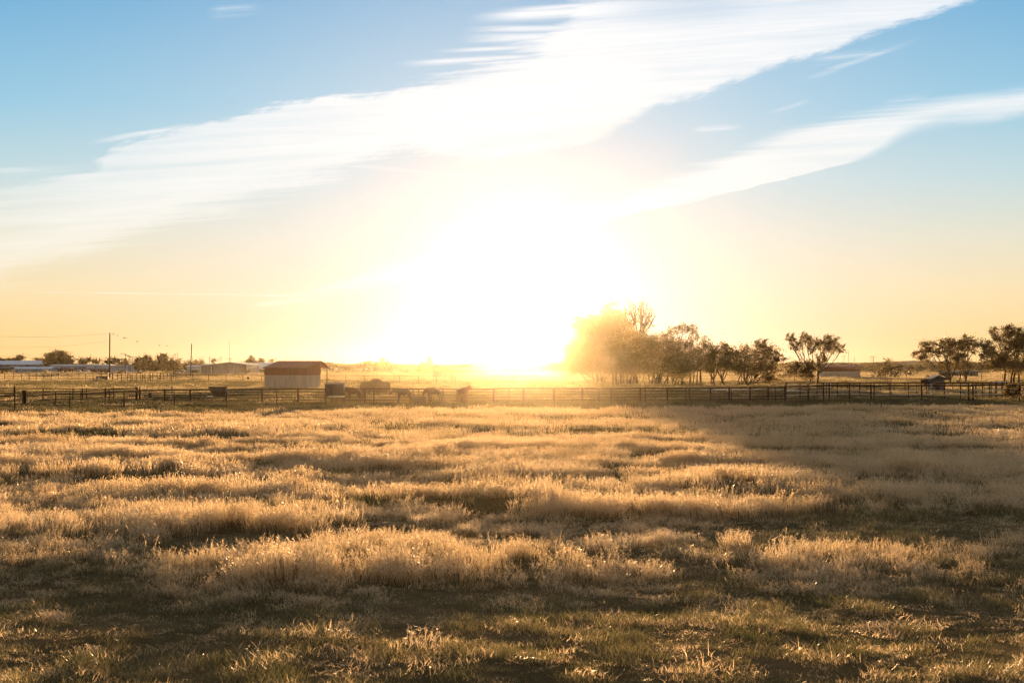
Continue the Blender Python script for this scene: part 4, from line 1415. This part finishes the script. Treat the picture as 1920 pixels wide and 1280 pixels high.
main = pole('tallest dark utility pole, rising above the storage building', 205.6, 624, 336, 0.17)
pole('leaning bare pole left of the plain grey warehouse', 357, 644, 420, 0.17, lean=0.35)
pole('very thin tall antenna mast rising behind the plain grey warehouse', 429.8, 639.5, 540, 0.06, name='antenna_mast', cat='mast')
sections = [
    ('above the long blue warehouse at the left edge', 660, [(43, 660.5, 0), (46.3, 672.5, 0), (60.3, 670.5, 1.6), (63.2, 671.5, 0), (85.3, 664.5, 0), (91, 672, 1.2)]),
    ('above the storage building with the red doors', 690, [(136.8, 666, 0), (150, 672, 1.2), (167.5, 670, 1.2)]),
    ('around the wide round tree', 620, [(214.5, 667, 0), (320.5, 670.5, 2.2), (325.2, 664.5, 0), (328.3, 662.7, 0.6), (332.4, 660.3, 0), (335.8, 671, 2.0), (338.8, 671, 2.0), (346.5, 675.5, 2.4)]),
    ('above the plain grey warehouse', 700, [(360.6, 668, 0), (392.5, 668.5, 0), (410.6, 670.5, 0), (414.5, 668.5, 1.0), (431.5, 671, 1.0), (477.5, 669.8, 1.2), (491, 671.5, 1.2)]),
    ('above the roof of the nearest red shed', 800, [(502.6, 669.5, 0), (516.7, 672, 3.2), (534.7, 670.5, 1.0), (540.2, 672, 2.0), (555.7, 667.5, 0.8), (561.5, 672, 0), (566.5, 668.5, 0), (577.6, 666.5, 0.9), (587.9, 671, 1.8), (600.7, 670, 2.6)]),
    ('above the long white roofed building', 800, [(605.7, 672, 0), (626, 665.5, 1.0), (631.7, 672, 0), (644.7, 672, 2.2), (674.5, 668.5, 0), (682, 672, 1.4), (692.3, 666, 2.4)]),
    ('just left of the far red shed', 800, [(752.6, 671, 1.6), (756, 676, 3.0), (766.6, 673, 0), (784.6, 668, 0.8), (817.5, 671, 0)]),
    ('in the glare right of the far red shed', 800, [(842.5, 666.5, 1.0), (851.5, 670, 0), (853.8, 670, 0), (866.2, 672, 2.6), (890.4, 667.5, 0), (895, 667.5, 0), (917.5, 672, 0), (957.8, 674, 0)]),
    ('above the low shed between the right hand trees', 760, [(1582.6, 666.5, 1.8), (1590.6, 657.5, 0), (1601.8, 668, 0), (1633.2, 667, 0), (1637.2, 667, 3.4)]),
]
for place_, Yp_, lst in sections:
    for k, (px, pt, arm) in enumerate(lst):
        pole('thin far pole %s, %s from left' % (place_, ORD[k]), px, pt, Yp_ + 3 * (k % 3), 0.12 if arm < 3.3 else 0.25, arm, group='distant utility poles')
for k, (px, pt) in enumerate(((235.3, 662.8), (241.7, 665.3), (243.7, 666.6), (245.7, 667.6), (248.7, 668.8), (254.6, 668.3))):
    pole('street lamp in the receding row behind the cattle pens, %s from the left' % ORD[k], px, pt, 440 + k * 28, 0.10, lamp=True, name='street_lamp', cat='street lamp', group='street lamps in a receding row')


def wire_line(label, pts, r=0.03, sag=0.6):
    out = []
    for (a, b) in zip(pts[:-1], pts[1:]):
        a, b = Vector(a), Vector(b)
        for k in range(14):
            f = k / 14
            p = a.lerp(b, f); p.z -= sag * 4 * f * (1 - f)
            out.append(p)
    out.append(Vector(pts[-1]))
    o = MB().tube(out, r, 4).build('power_line', M['wire'])
    tag(o, label, 'power line', 'power lines')
    return o


wire_line('upper power line running left from the top of the tallest pole', [Pt(205.6, 624.5, 336), Pt(-60, 627, 300)], 0.014, 0.7)
wire_line('lower power line running left from the tallest pole', [Pt(205.6, 638.5, 336), Pt(-60, 648, 300)], 0.014, 0.9)
wire_line('faint power line low over the trees at the left edge', [Pt(-40, 665, 650), Pt(43, 664, 660), Pt(136.8, 667, 690), Pt(214.5, 668, 620)], 0.03, 0.8)
wire_line('faint power line above the grey warehouse', [Pt(332.4, 668, 620), Pt(392.5, 671, 700), Pt(414.5, 671.5, 700), Pt(491, 672, 702), Pt(555.7, 669, 800), Pt(626, 667.5, 803), Pt(692.3, 667.5, 803)], 0.035, 0.5)
wire_line('faint power line running on towards the glare', [Pt(692.3, 668.5, 803), Pt(784.6, 671.5, 800), Pt(842.5, 670.5, 800), Pt(890.4, 672, 800)], 0.035, 0.5)

for k, (px, py, s, lab) in enumerate(((212, 626, 1.1, 'dark bird closest to the top of the tallest pole'), (220.3, 628.8, .8, 'dark bird just below and right of the first one by the pole'),
                                      (232, 633.2, 1, 'dark bird, left one of the close pair in the middle of the line'), (236, 634.2, .9, 'dark bird, right one of the close pair in the middle of the line'),
                                      (257, 640.3, 1.0, 'dark bird flying alone above the round autumn tree'), (299, 647.6, .9, 'pale faint bird above the wide round tree'),
                                      (313, 648.6, 1.2, 'dark bird at the lower right end of the line of birds'))):
    c = Pt(px, py, 300)
    t = MB()
    u_ = 0.28 * s
    t.slab([(-u_, 0, .08 * s), (-u_ * .45, -.05, .10 * s), (0, -.05, .02), (0, .08, .02), (-u_ * .45, .05, .10 * s)], (0, 0, 0.02))
    t.slab([(u_, 0, .05 * s), (u_ * .45, -.05, .10 * s), (0.002, -.05, .02), (0.002, .08, .02), (u_ * .45, .05, .10 * s)], (0, 0, 0.02))
    t.tube([(0.0, -.2 * s, 0), (0, -.1, 0.0), (0, .05, 0), (0, .25 * s, 0)], [.02, .06 * s, .065 * s, .015], 8)
    o = t.build('bird', M['bird'])
    o.location = c; o.rotation_euler = (0, 0, 0.5 + k)
    tag(o, lab, 'bird', 'birds flying past the tallest pole')
# ---------------------------------------------------------------- trees
tr = np.random.default_rng(99)


def blob_leaves(c, rad, n, size, clumps, rng, flat=0.0):
    """leaf quads gathered in clumps inside an ellipsoid"""
    k = max(3, clumps)
    d = rng.normal(size=(k, 3)); d /= np.linalg.norm(d, axis=1)[:, None]
    rr = rng.uniform(0.25, 1.0, k) ** 0.55
    cc = d * rr[:, None]
    which = rng.integers(0, k, n)
    sig = 0.24
    # each lump of foliage is a drooping or rising spray, not a ball
    ax = rng.normal(size=(k, 3)); ax[:, 2] = np.abs(ax[:, 2]) * 0.9 + 0.2; ax /= np.linalg.norm(ax, axis=1)[:, None]
    along = rng.normal(size=n) * 0.38
    p = cc[which] + ax[which] * along[:, None] + rng.normal(size=(n, 3)) * sig * rng.uniform(0.35, 0.9, k)[which][:, None]
    p = p * np.array(rad)
    # stray edge twigs: sprays pointing outwards and up
    a = rng.normal(size=(n, 3)); a /= np.linalg.norm(a, axis=1)[:, None]
    b = rng.normal(size=(n, 3)); b -= a * (a * b).sum(1)[:, None]; b /= np.linalg.norm(b, axis=1)[:, None]
    s = size * rng.uniform(0.5, 1.25, n)[:, None]
    c0 = np.array(c) + p
    return np.stack([c0 - a * s, c0 - b * s * 0.5, c0 + a * s, c0 + b * s * 0.5], 1)


def limb(mb, a, b, r0, r1, rnd, wob=0.12, seg=7, n=6):
    a, b = Vector(a), Vector(b)
    L = (b - a).length
    pts, rs = [], []
    o1 = Vector((rnd.uniform(-1, 1), rnd.uniform(-1, 1), rnd.uniform(-.3, .6))) * wob * L
    for k in range(n + 1):
        f = k / n
        p = a.lerp(b, f) + o1 * math.sin(math.pi * f) + Vector((rnd.uniform(-1, 1), rnd.uniform(-1, 1), rnd.uniform(-1, 1))) * wob * L * 0.12 * (0 < k < n)
        pts.append(p); rs.append(r0 + (r1 - r0) * f)
    mb.tube(pts, rs, seg)
    return pts


def tree(label, trunks, blobs, Y, dens=1.0, leaf=0.14, mat='leaf', name='tree', group=None, tr_r=0.22, seed=1, bare=False, twig=8, fork=0.38):
    """trunks: photo (x, y) of each trunk foot; blobs: crown lumps as photo (cx, cy, rx, ry[, density])"""
    rnd = random.Random(seed); rng = np.random.default_rng(seed)
    k_ = Y / FPX
    bx = (trunks[0][0] - 960) * k_
    t = thing(name, label, 'tree', (bx, Y, 0), group)
    org = Vector((bx, Y, 0))
    tr_r = tr_r * 0.8
    wood = MB()
    leaves = []
    feet = []
    for (fx, fy) in trunks:
        yo = (CAM_H * FPX / (fy - HORIZON)) if fy else Y
        yo = Y + max(-2.5, min(2.5, yo - Y))
        feet.append(Vector(((fx - 960) * k_ - bx, yo - Y, -0.1)))
    cs = []
    for bl in blobs:
        cx, cy_, rx, ry = bl[:4]
        dd = bl[4] if len(bl) > 4 else 1.0
        depth = rnd.uniform(-0.35, 0.35) * rx * k_ * 1.6
        c = Pt(cx, cy_, Y + depth) - org
        cs.append((c, rx * k_ * (1.3 if trunks[0][0] < 1420 and leaf < 0.2 else 1.16), ry * k_ * 1.2, dd))
    # trunks fork, limbs reach every lump
    forks = []
    for f in feet:
        near = sorted(cs, key=lambda q: abs(q[0].x - f.x))[:max(1, len(cs) // max(1, len(feet)))]
        mx = sum(q[0].x for q in near) / len(near)
        zt_ = min(q[0].z for q in cs)
        fk = Vector((f.x + (mx - f.x) * 0.45, f.y * 0.5, max(0.5, (sum(q[0].z for q in near) / len(near)) * fork)))
        limb(wood, f, fk, tr_r, tr_r * 0.72, rnd, 0.08)
        forks.append(fk)
    if group == 'trees of the central cluster' and not bare:
        for q in range(4):
            f0 = feet[rnd.randint(0, len(feet) - 1)]
            c_ = cs[rnd.randint(0, len(cs) - 1)][0]
            limb(wood, f0 + Vector((rnd.uniform(-1.2, 1.2), rnd.uniform(-1, 1), 0)), Vector((f0.x + (c_.x - f0.x) * 0.6 + rnd.uniform(-.8, .8), rnd.uniform(-1, 1), c_.z * 0.8)), 0.11, 0.05, rnd, 0.10, 6)
    for (c, rx, rz, dd) in cs:
        fk = min(forks, key=lambda q: (q - c).length)
        r0 = tr_r * min(0.7, 0.3 + 0.25 * math.sqrt(rx * rz) / 1.5)
        pts = limb(wood, fk, c - Vector((0, 0, rz * 0.3)), r0, r0 * 0.35, rnd, 0.12)
        for j in range(twig if not bare else twig * 2):
            st = pts[rnd.randint(len(pts) // 2, len(pts) - 1)]
            v = Vector((rnd.gauss(0, 1), rnd.gauss(0, 1), rnd.gauss(0.25, 0.8))).normalized()
            e = c + Vector((v.x * rx, v.y * rx, v.z * rz)) * rnd.uniform(0.75, 1.15)
            tp = limb(wood, st, e, r0 * (0.5 if bare else 0.28), 0.03 if bare and Y < 300 and Y > 200 else 0.012, rnd, 0.10, 4, 4)
            if bare:
                for q in range(5):
                    s2 = tp[rnd.randint(1, len(tp) - 1)]
                    v2 = (e - st).normalized() * 0.6 + Vector((rnd.gauss(0, .5), rnd.gauss(0, .5), rnd.gauss(.3, .4)))
                    limb(wood, s2, s2 + v2 * rx * rnd.uniform(0.3, 0.6), 0.035 if Y > 200 else 0.018, 0.015 if Y > 200 else 0.008, rnd, 0.08, 3, 3)
        if dd > 0:
            area = math.pi * rx * rz
            n = int(area * (150 if group == 'trees of the central cluster' else 185) * dens * dd * (0.17 / leaf) ** 2)
            if n > 3:
                leaves.append(blob_leaves(tuple(c), (rx, rx * 0.8, rz), n, leaf, int(5 + area * 1.1 * (0.17 / leaf)), rng))
                # feathery fringe
                leaves.append(blob_leaves(tuple(c), (rx * 1.4, rx, rz * 1.4), int(n * 0.16), leaf * 0.8, int(10 + area), rng))
    wood.build('trunk', M['bark'], t, smooth=True)
    if leaves:
        V = np.concatenate(leaves, 0)
        V[:, :, 2] = np.maximum(V[:, :, 2], 0.05)
        link('crown', quads_mesh('crown', V, M[mat]), None, t)
    return t


G1 = 'trees of the central cluster'
tree('broad leaning tree at the left end of the cluster, nearest to the sun', [(1122, 721), (1128, 722)],
     [(1056, 684, 24, 11), (1072, 686, 22, 13), (1090, 680, 22, 18), (1068, 655, 12, 10), (1083, 655, 20, 16), (1098, 630, 24, 18), (1097, 606, 26, 10), (1127, 612, 22, 18), (1122, 650, 26, 26), (1075, 668, 14, 10), (1105, 662, 22, 20), (1085, 608, 16, 8, .7), (1112, 598, 14, 8, .8)], 246, 1.05, tr_r=0.32, group=G1, seed=11)
tree('tallest leafy tree of the cluster, its thin crown tip rising beside a bare one', [(1150, 722), (1158, 722), (1166, 721)],
     [(1150, 645, 26, 28), (1150, 605, 20, 16), (1147, 577, 12, 10, .45), (1132, 582, 9, 6, .25), (1158, 592, 9, 8, .4), (1165, 628, 16, 22), (1150, 680, 28, 20), (1172, 660, 22, 24), (1135, 700, 10, 8, .5)], 243, 1.1, tr_r=0.28, group=G1, seed=12)
tree('bare leafless tree rising above the cluster', [(1193, 722)],
     [(1180, 600, 12, 18, 0), (1190, 588, 12, 22, 0), (1205, 590, 12, 22, 0), (1214, 603, 12, 18, 0), (1172, 588, 10, 20, 0), (1197, 577, 10, 15, 0), (1212, 584, 11, 16, 0), (1222, 600, 9, 16, 0), (1183, 575, 9, 13, 0)], 250, 0, tr_r=0.34, group=G1, seed=13, bare=True, twig=5, fork=0.62)
tree('dense rounded tree in front of the bare one', [(1182, 722), (1188, 721), (1178, 722)],
     [(1193, 641, 20, 18), (1202, 660, 22, 24), (1185, 675, 24, 20), (1175, 655, 14, 20), (1180, 698, 16, 10, .6), (1212, 650, 10, 12, .8)], 240, 1.15, group=G1, seed=14)
tree('slim pointed tree right of the dense rounded one', [(1232, 720), (1226, 721)],
     [(1235, 640, 10, 13), (1230, 656, 16, 14), (1240, 672, 16, 20), (1222, 632, 6, 7, .6), (1222, 688, 18, 14), (1212, 680, 12, 14)], 245, 1.05, group=G1, seed=15, tr_r=0.18)
tree('tree with a thick trunk slanting right, in the middle of the cluster', [(1236, 722), (1230, 722)],
     [(1254, 648, 10, 10, .7), (1262, 662, 16, 14), (1250, 685, 18, 14), (1272, 676, 14, 12), (1262, 640, 8, 8, .5)], 241, 1.0, group=G1, seed=16, tr_r=0.3)
tree('tall open crowned tree, the crown ringed with gaps of sky', [(1290, 722), (1294, 722), (1255, 721)],
     [(1252, 630, 9, 8, .7), (1265, 621, 10, 8, .75), (1280, 615, 12, 7, .75), (1294, 620, 10, 9, .75), (1301, 632, 8, 10, .6), (1290, 645, 8, 8, .6), (1268, 640, 8, 8, .5), (1280, 652, 16, 12), (1292, 664, 18, 12), (1275, 668, 14, 10)], 248, 0.9, group=G1, seed=17)
tree('low round bushy tree under the open crowned one', [(1275, 722), (1282, 722)],
     [(1280, 692, 18, 14), (1272, 702, 12, 7), (1288, 684, 12, 10)], 238, 1.2, group=G1, seed=18, tr_r=0.14)
tree('slender sparse tree left of the wide dark tree', [(1302, 724), (1312, 724)],
     [(1320, 637, 7, 8, .5), (1316, 650, 11, 10, .55), (1328, 646, 7, 10, .4), (1310, 668, 14, 12), (1304, 682, 12, 8, .8)], 242, 0.9, group=G1, seed=19, tr_r=0.12)
tree('wide dark tree with low forked limbs', [(1338, 723), (1355, 724)],
     [(1342, 655, 16, 10), (1330, 668, 16, 12), (1352, 668, 20, 14), (1370, 660, 14, 11), (1345, 686, 20, 12), (1372, 678, 18, 14), (1325, 690, 12, 8, .7), (1358, 648, 10, 6, .6)], 240, 1.1, group=G1, seed=20, tr_r=0.25, fork=0.2)
tree('low spreading tree with crossing limbs over the pond', [(1382, 724), (1396, 724), (1404, 724)],
     [(1388, 668, 14, 10), (1400, 680, 16, 12), (1385, 690, 16, 10), (1405, 695, 14, 8, .9), (1392, 656, 8, 7, .5)], 238, 1.05, group=G1, seed=21, tr_r=0.2, fork=0.15)
tree('rounded tree with a knobbly crown at the right end of the cluster', [(1408, 722), (1414, 722)],
     [(1427, 643, 9, 7), (1416, 655, 14, 9), (1436, 652, 12, 9), (1450, 660, 13, 8), (1462, 671, 9, 6), (1425, 668, 16, 10), (1445, 676, 14, 10), (1420, 686, 16, 10), (1440, 698, 14, 14), (1446, 714, 12, 7, .8), (1408, 672, 9, 9, .7)], 241, 1.05, group=G1, seed=22, tr_r=0.22, fork=0.2)
tree('small crooked leafless tree right of the cluster', [(1470, 716)], [(1476, 698, 8, 8, .12), (1484, 703, 8, 6, .1), (1466, 704, 7, 5, .1)], 250, 1, tr_r=0.1, bare=True, seed=23, twig=4)
tree('twin trunked tree with tufted tops beside the low right shed', [(1524, 716.5), (1536, 716)],
     [(1483, 633, 8, 6), (1489, 645, 8, 7, .8), (1488, 653, 8, 4, .5), (1508, 632, 8, 7), (1504, 645, 8, 9, .6), (1517, 640, 7, 8, .7), (1527, 648, 9, 12), (1533, 640, 6, 6, .6), (1557, 637, 13, 8), (1549, 647, 10, 8), (1566, 648, 11, 7), (1577, 654, 7, 6, .7), (1555, 658, 9, 5, .6),
      (1541, 672, 8, 9, .8), (1500, 690, 16, 12), (1518, 694, 12, 12), (1486, 688, 10, 9, .7), (1502, 702, 8, 5, .6), (1530, 680, 8, 9, .5)], 262, 1.05, tr_r=0.27, seed=24, fork=0.28)
tree('small sparse olive green tree left of the pumpjack', [(1667.5, 745), (1669, 745)],
     [(1650, 694, 12, 8, .12), (1668, 686, 14, 9, .12), (1684, 692, 11, 8, .1), (1660, 702, 14, 6, .1), (1680, 702, 12, 6, .1), (1640, 702, 8, 5, .08), (1664, 676, 8, 5, .06)], 152, 1.2, leaf=0.11, tr_r=0.06, seed=25, bare=True, twig=4)
tree('wide flat topped tree with fanned trunks behind the small grey hut', [(1786, 713), (1799, 715), (1803, 715), (1815, 715), (1817, 716)],
     [(1726, 662, 13, 8), (1738, 648, 12, 7), (1750, 655, 12, 8), (1735, 672, 12, 6, .7), (1765, 646, 12, 8), (1778, 641, 11, 7), (1780, 655, 13, 9), (1770, 662, 12, 7, .7), (1797, 647, 13, 8), (1812, 636, 13, 6), (1822, 643, 11, 7), (1810, 653, 11, 7), (1793, 667, 11, 9), (1805, 670, 9, 7, .8), (1828, 655, 8, 7, .6), (1775, 682, 16, 8, .6), (1800, 684, 14, 8, .5), (1820, 682, 10, 7, .4)],
     265, 1.0, tr_r=0.26, seed=26, fork=0.1)
tree('large dark tree cut by the right edge', [(1890, 712), (1905, 714), (1910, 714), (1918, 713)],
     [(1848, 645, 11, 8, .8), (1855, 656, 13, 10), (1845, 668, 9, 6, .8), (1870, 668, 18, 12), (1864, 620, 7, 6, .7), (1874, 630, 12, 9, .9), (1889, 622, 9, 9, .9), (1905, 618, 8, 8, .9), (1898, 632, 13, 10), (1915, 635, 12, 12), (1888, 650, 14, 10, .8), (1908, 655, 16, 14), (1880, 680, 20, 11), (1905, 685, 18, 14), (1855, 684, 14, 7, .7), (1935, 640, 20, 18), (1935, 670, 20, 18)],
     258, 1.05, tr_r=0.26, seed=27)
tree('scruffy low bush at the foot of the fence near the right edge', [(1900, 753), (1903, 753)],
     [(1893, 728, 8, 7, .3), (1905, 724, 8, 6, .25), (1912, 732, 8, 7, .3), (1898, 738, 10, 7, .4), (1890, 738, 6, 5, .3)], 133, 2.2, leaf=0.07, tr_r=0.03, seed=28, bare=True, twig=5, name='bush')
tree('dark bush beside the small grey hut', [(1740, 722)], [(1738, 711, 7, 5), (1744, 716, 6, 4), (1733, 715, 5, 4)], 186, 1.6, leaf=0.12, mat='leaf', tr_r=0.05, seed=29, name='bush')
tree('dark green bush under the pumpjack', [(1704, 703)], [(1700, 698, 6, 4), (1706, 699, 5, 4)], 468, 1.6, leaf=0.25, mat='leaf', tr_r=0.05, seed=30, name='bush')

G2 = 'trees beyond the buildings on the left'
tree('large round dark tree behind the storage lettering', [(112, 700)], [(98, 674, 12, 9), (108, 668, 13, 8), (120, 672, 12, 9), (130, 678, 8, 6), (110, 680, 20, 6), (90, 680, 6, 5)], 640, 1.5, 0.34, tr_r=0.35, seed=41, group=G2)
tree('low tree just visible above the long blue warehouse roof', [(36, 700)], [(30, 674, 9, 4), (38, 671.5, 8, 4), (22, 676, 6, 3)], 700, 1.5, 0.36, seed=42, group=G2)
tree('dark clump at the extreme left above the long blue warehouse', [(4, 700)], [(2, 675, 8, 3.5), (12, 676, 6, 3)], 700, 1.5, 0.36, seed=43, group=G2)
tree('small autumn tree left of the large round dark one', [(76, 700)], [(72, 675, 6, 3.5), (80, 675.5, 5, 3)], 690, 1.2, 0.34, 'leafgold', seed=44, group=G2)
tree('autumn tree above the storage lettering', [(160, 700)], [(156, 676, 9, 5), (163, 673, 6, 4), (151, 679, 6, 4)], 660, 1.2, 0.34, seed=45, group=G2)
tree('low dark tree left of the tallest pole', [(179, 700)], [(176, 677, 7, 4), (183, 676, 6, 4)], 660, 1.4, 0.34, seed=46, group=G2)
tree('wide low tree immediately right of the tallest pole', [(218, 700)], [(210, 677, 9, 5), (222, 676, 10, 5), (234, 680, 8, 5), (200, 681, 8, 4)], 650, 1.4, 0.34, seed=47, group=G2)
tree('autumn tree with a pointed top right of the street lamps', [(270, 702)], [(271, 670, 5, 5), (262, 678, 9, 6), (275, 678, 9, 8), (268, 686, 14, 7), (285, 685, 6, 7), (256, 686, 6, 6)], 600, 1.3, 0.3, 'leaf', seed=48, group=G2)
tree('wide round tree left of the three close poles', [(308, 702)], [(305, 671, 7, 6), (300, 678, 10, 7), (314, 677, 10, 7), (308, 686, 20, 8), (326, 684, 9, 8), (294, 686, 8, 6)], 600, 1.4, 0.3, seed=49, group=G2)
tree('low tree behind the leaning pole', [(352, 702)], [(346, 684, 7, 4), (355, 682, 8, 5), (363, 685, 6, 4)], 640, 1.3, 0.32, seed=50, group=G2)
tree('pale feathery autumn tree left of the plain grey warehouse', [(371, 702)], [(367, 677, 4, 4, .5), (374, 680, 6, 5, .5), (379, 679, 4, 5, .5)], 620, 1.0, 0.25, 'leafgold', seed=51, group=G2, bare=True, twig=3)
tree('tiny round tree above the plain grey warehouse roof', [(401, 702)], [(401, 677, 4, 3.2)], 640, 1.3, 0.3, seed=52, group=G2)
tree('dark cone shaped tree left of the nearest red shed', [(470, 702)], [(470, 672, 4, 3.5), (470, 676.5, 8, 3.5), (470, 680.5, 13, 3), (462, 682, 8, 2.5), (479, 682, 8, 2.5)], 620, 1.8, 0.3, seed=53, group=G2)
tree('tiny round tree just left of the nearest red shed roof', [(491, 702)], [(491.5, 676, 4.5, 3.5), (490, 679, 6, 3)], 640, 1.3, 0.3, seed=54, group=G2)
tree('tiny bright autumn tree behind the left end of the nearest red roof', [(509, 702)], [(507, 677, 3, 2.5), (511, 676, 2.5, 3)], 650, 1.0, 0.28, 'leafgold', seed=55, group=G2)
tree('sunlit feathery tree right of the long white roofed building', [(720, 702)], [(717, 676, 5, 4, .5), (728, 681, 7, 5, .5), (720, 685, 9, 6, .6)], 600, 1.0, 0.26, 'leafgold', seed=56, group=G2, bare=True, twig=3)
tree('pale bare tree in the haze, left of the two spiky ones', [(765, 702)], [(762, 688, 9, 6, .3), (772, 690, 7, 5, .3)], 600, 1.0, 0.26, 'leafgold', seed=57, group=G2, bare=True, twig=4)
tree('spiky sunlit tree, left one of the pair beside the far red shed', [(793, 702)], [(793, 681, 4, 7, .7), (794, 692, 7, 8, .8)], 520, 1.2, 0.24, 'leafgold', seed=58, group=G2, bare=True, twig=4)
tree('spiky sunlit tree, right one of the pair beside the far red shed', [(806, 702)], [(805, 677, 5, 7, .7), (806, 690, 8, 9, .8)], 520, 1.2, 0.24, 'leafgold', seed=59, group=G2, bare=True, twig=4)
tree('faint hazy tree behind the right end of the far red shed', [(902, 702)], [(896, 686, 10, 8, .5), (908, 688, 10, 7, .5)], 560, 1.0, 0.28, 'leafgold', seed=60, group=G2)
tree('faint hazy tree in the glare below the sun', [(974, 702)], [(972, 688, 5, 8, .5), (976, 684, 4, 5, .5)], 560, 1.0, 0.28, 'leafgold', seed=61, group=G2)
tree('bare twiggy shrub in front of the pale blue roofed warehouse', [(460, 702)], [(455, 693, 6, 5, .1), (466, 695, 7, 4, .12)], 480, 1.0, 0.2, 'leafgold', seed=62, name='bush', bare=True, twig=4)

# far off scrub that reads as one mass
def treeline():
    rng = np.random.default_rng(5)
    sky = [(-300, 680), (0, 681), (150, 682), (340, 684), (400, 687), (590, 687), (612, 679.5), (640, 683), (660, 683.5), (690, 679.5), (712, 681), (760, 683), (830, 682), (880, 679),
           (940, 680), (1000, 681), (1060, 681), (1150, 682), (1480, 681), (1560, 680), (1620, 682), (1650, 681), (1700, 682), (1760, 680), (1800, 680), (1920, 679), (2300, 680)]
    out = []
    for (Y, off, n, lf) in ((820, 0.0, 30000, .62), (700, 2.0, 30000, .55), (620, 4.0, 34000, .5)):
        px = rng.uniform(-260, 2180, n)
        x = (px - 960) / FPX * Y
        top = np.interp(px, [a for a, _ in sky], [b for _, b in sky]) + off
        top = top - (fbm(x / 9.0, x * 0 + Y, 511, 4) - 0.5) * 7
        if off > 4:
            keep = (px > 1480) | ((px > 560) & (px < 1100))
        else:
            keep = px > -1000
        h = CAM_H - (top - HORIZON) / FPX * Y
        z = h * (1 - rng.uniform(0, 1, n) ** 1.6)
        y = Y + rng.normal(0, 7, n)
        c = np.stack([x, y, np.maximum(z, 0.1)], -1)[keep]
        m_ = len(c)
        a = rng.normal(size=(m_, 3)); a /= np.linalg.norm(a, axis=1)[:, None]
        b = rng.normal(size=(m_, 3)); b -= a * (a * b).sum(1)[:, None]; b /= np.linalg.norm(b, axis=1)[:, None]
        s = lf * rng.uniform(0.5, 1.3, m_)[:, None]
        out.append(np.stack([c - a * s, c - b * s * .6, c + a * s, c + b * s * .6], 1))
    o = link('treeline', quads_mesh('treeline', np.concatenate(out, 0), M['leaffar']))
    tag(o, 'hazy brown scrub and trees along the horizon', None, None, 'stuff')


treeline()

# low hills behind
hl = MB()
hp = [(-300, 684), (0, 683), (400, 684), (700, 683), (900, 681), (1100, 683), (1400, 681), (1560, 680), (1640, 679), (1700, 676.5), (1760, 677), (1830, 678), (1920, 677), (2300, 679)]
Yh_ = 1150.0
px_ = np.linspace(-260, 2180, 120)
tp = np.interp(px_, [a for a, _ in hp], [b for _, b in hp]) + (vnoise(px_ / 14.0, px_ * 0, 3) - .5) * 1.2
for i in range(len(px_)):
    x = (px_[i] - 960) / FPX * Yh_
    h = max(0.5, zt(tp[i], Yh_))
    hl.v += [(x, Yh_ - 60, -0.3), (x, Yh_, h), (x, Yh_ + 60, -0.3)]
for i in range(len(px_) - 1):
    a = i * 3; b = a + 3
    hl.f += [(a, b, b + 1, a + 1), (a + 1, b + 1, b + 2, a + 2), (a + 2, b + 2, b, a)]
hl.f += [(0, 1, 2), (len(hl.v) - 1, len(hl.v) - 2, len(hl.v) - 3)]
ho = hl.build('hills', surf('hill_scrub', (0.17, 0.13, 0.09), 0.95, 0, 0.2, 0.05))
tag(ho, kind='structure')
# ---------------------------------------------------------------- haze
hz = MB().box((0, 635, 7.5), (1500, 1360, 18.0))
hz_me = bpy.data.meshes.new('haze')
hz_me.from_pydata(hz.v, [], hz.f); hz_me.update()
m, t = new_mat('haze')
pv = t.node('ShaderNodeVolumePrincipled')
pv.inputs['Color'].default_value = (1.0, 0.84, 0.52, 1)
pv.inputs['Density'].default_value = 0.000026
pv.inputs['Anisotropy'].default_value = 0.945
o = t.node('ShaderNodeOutputMaterial')
t.l.new(pv.outputs[0], o.inputs['Volume'])
hob = link('haze', hz_me, m)
tag(hob, 'golden evening haze in the air', None, None, 'stuff')
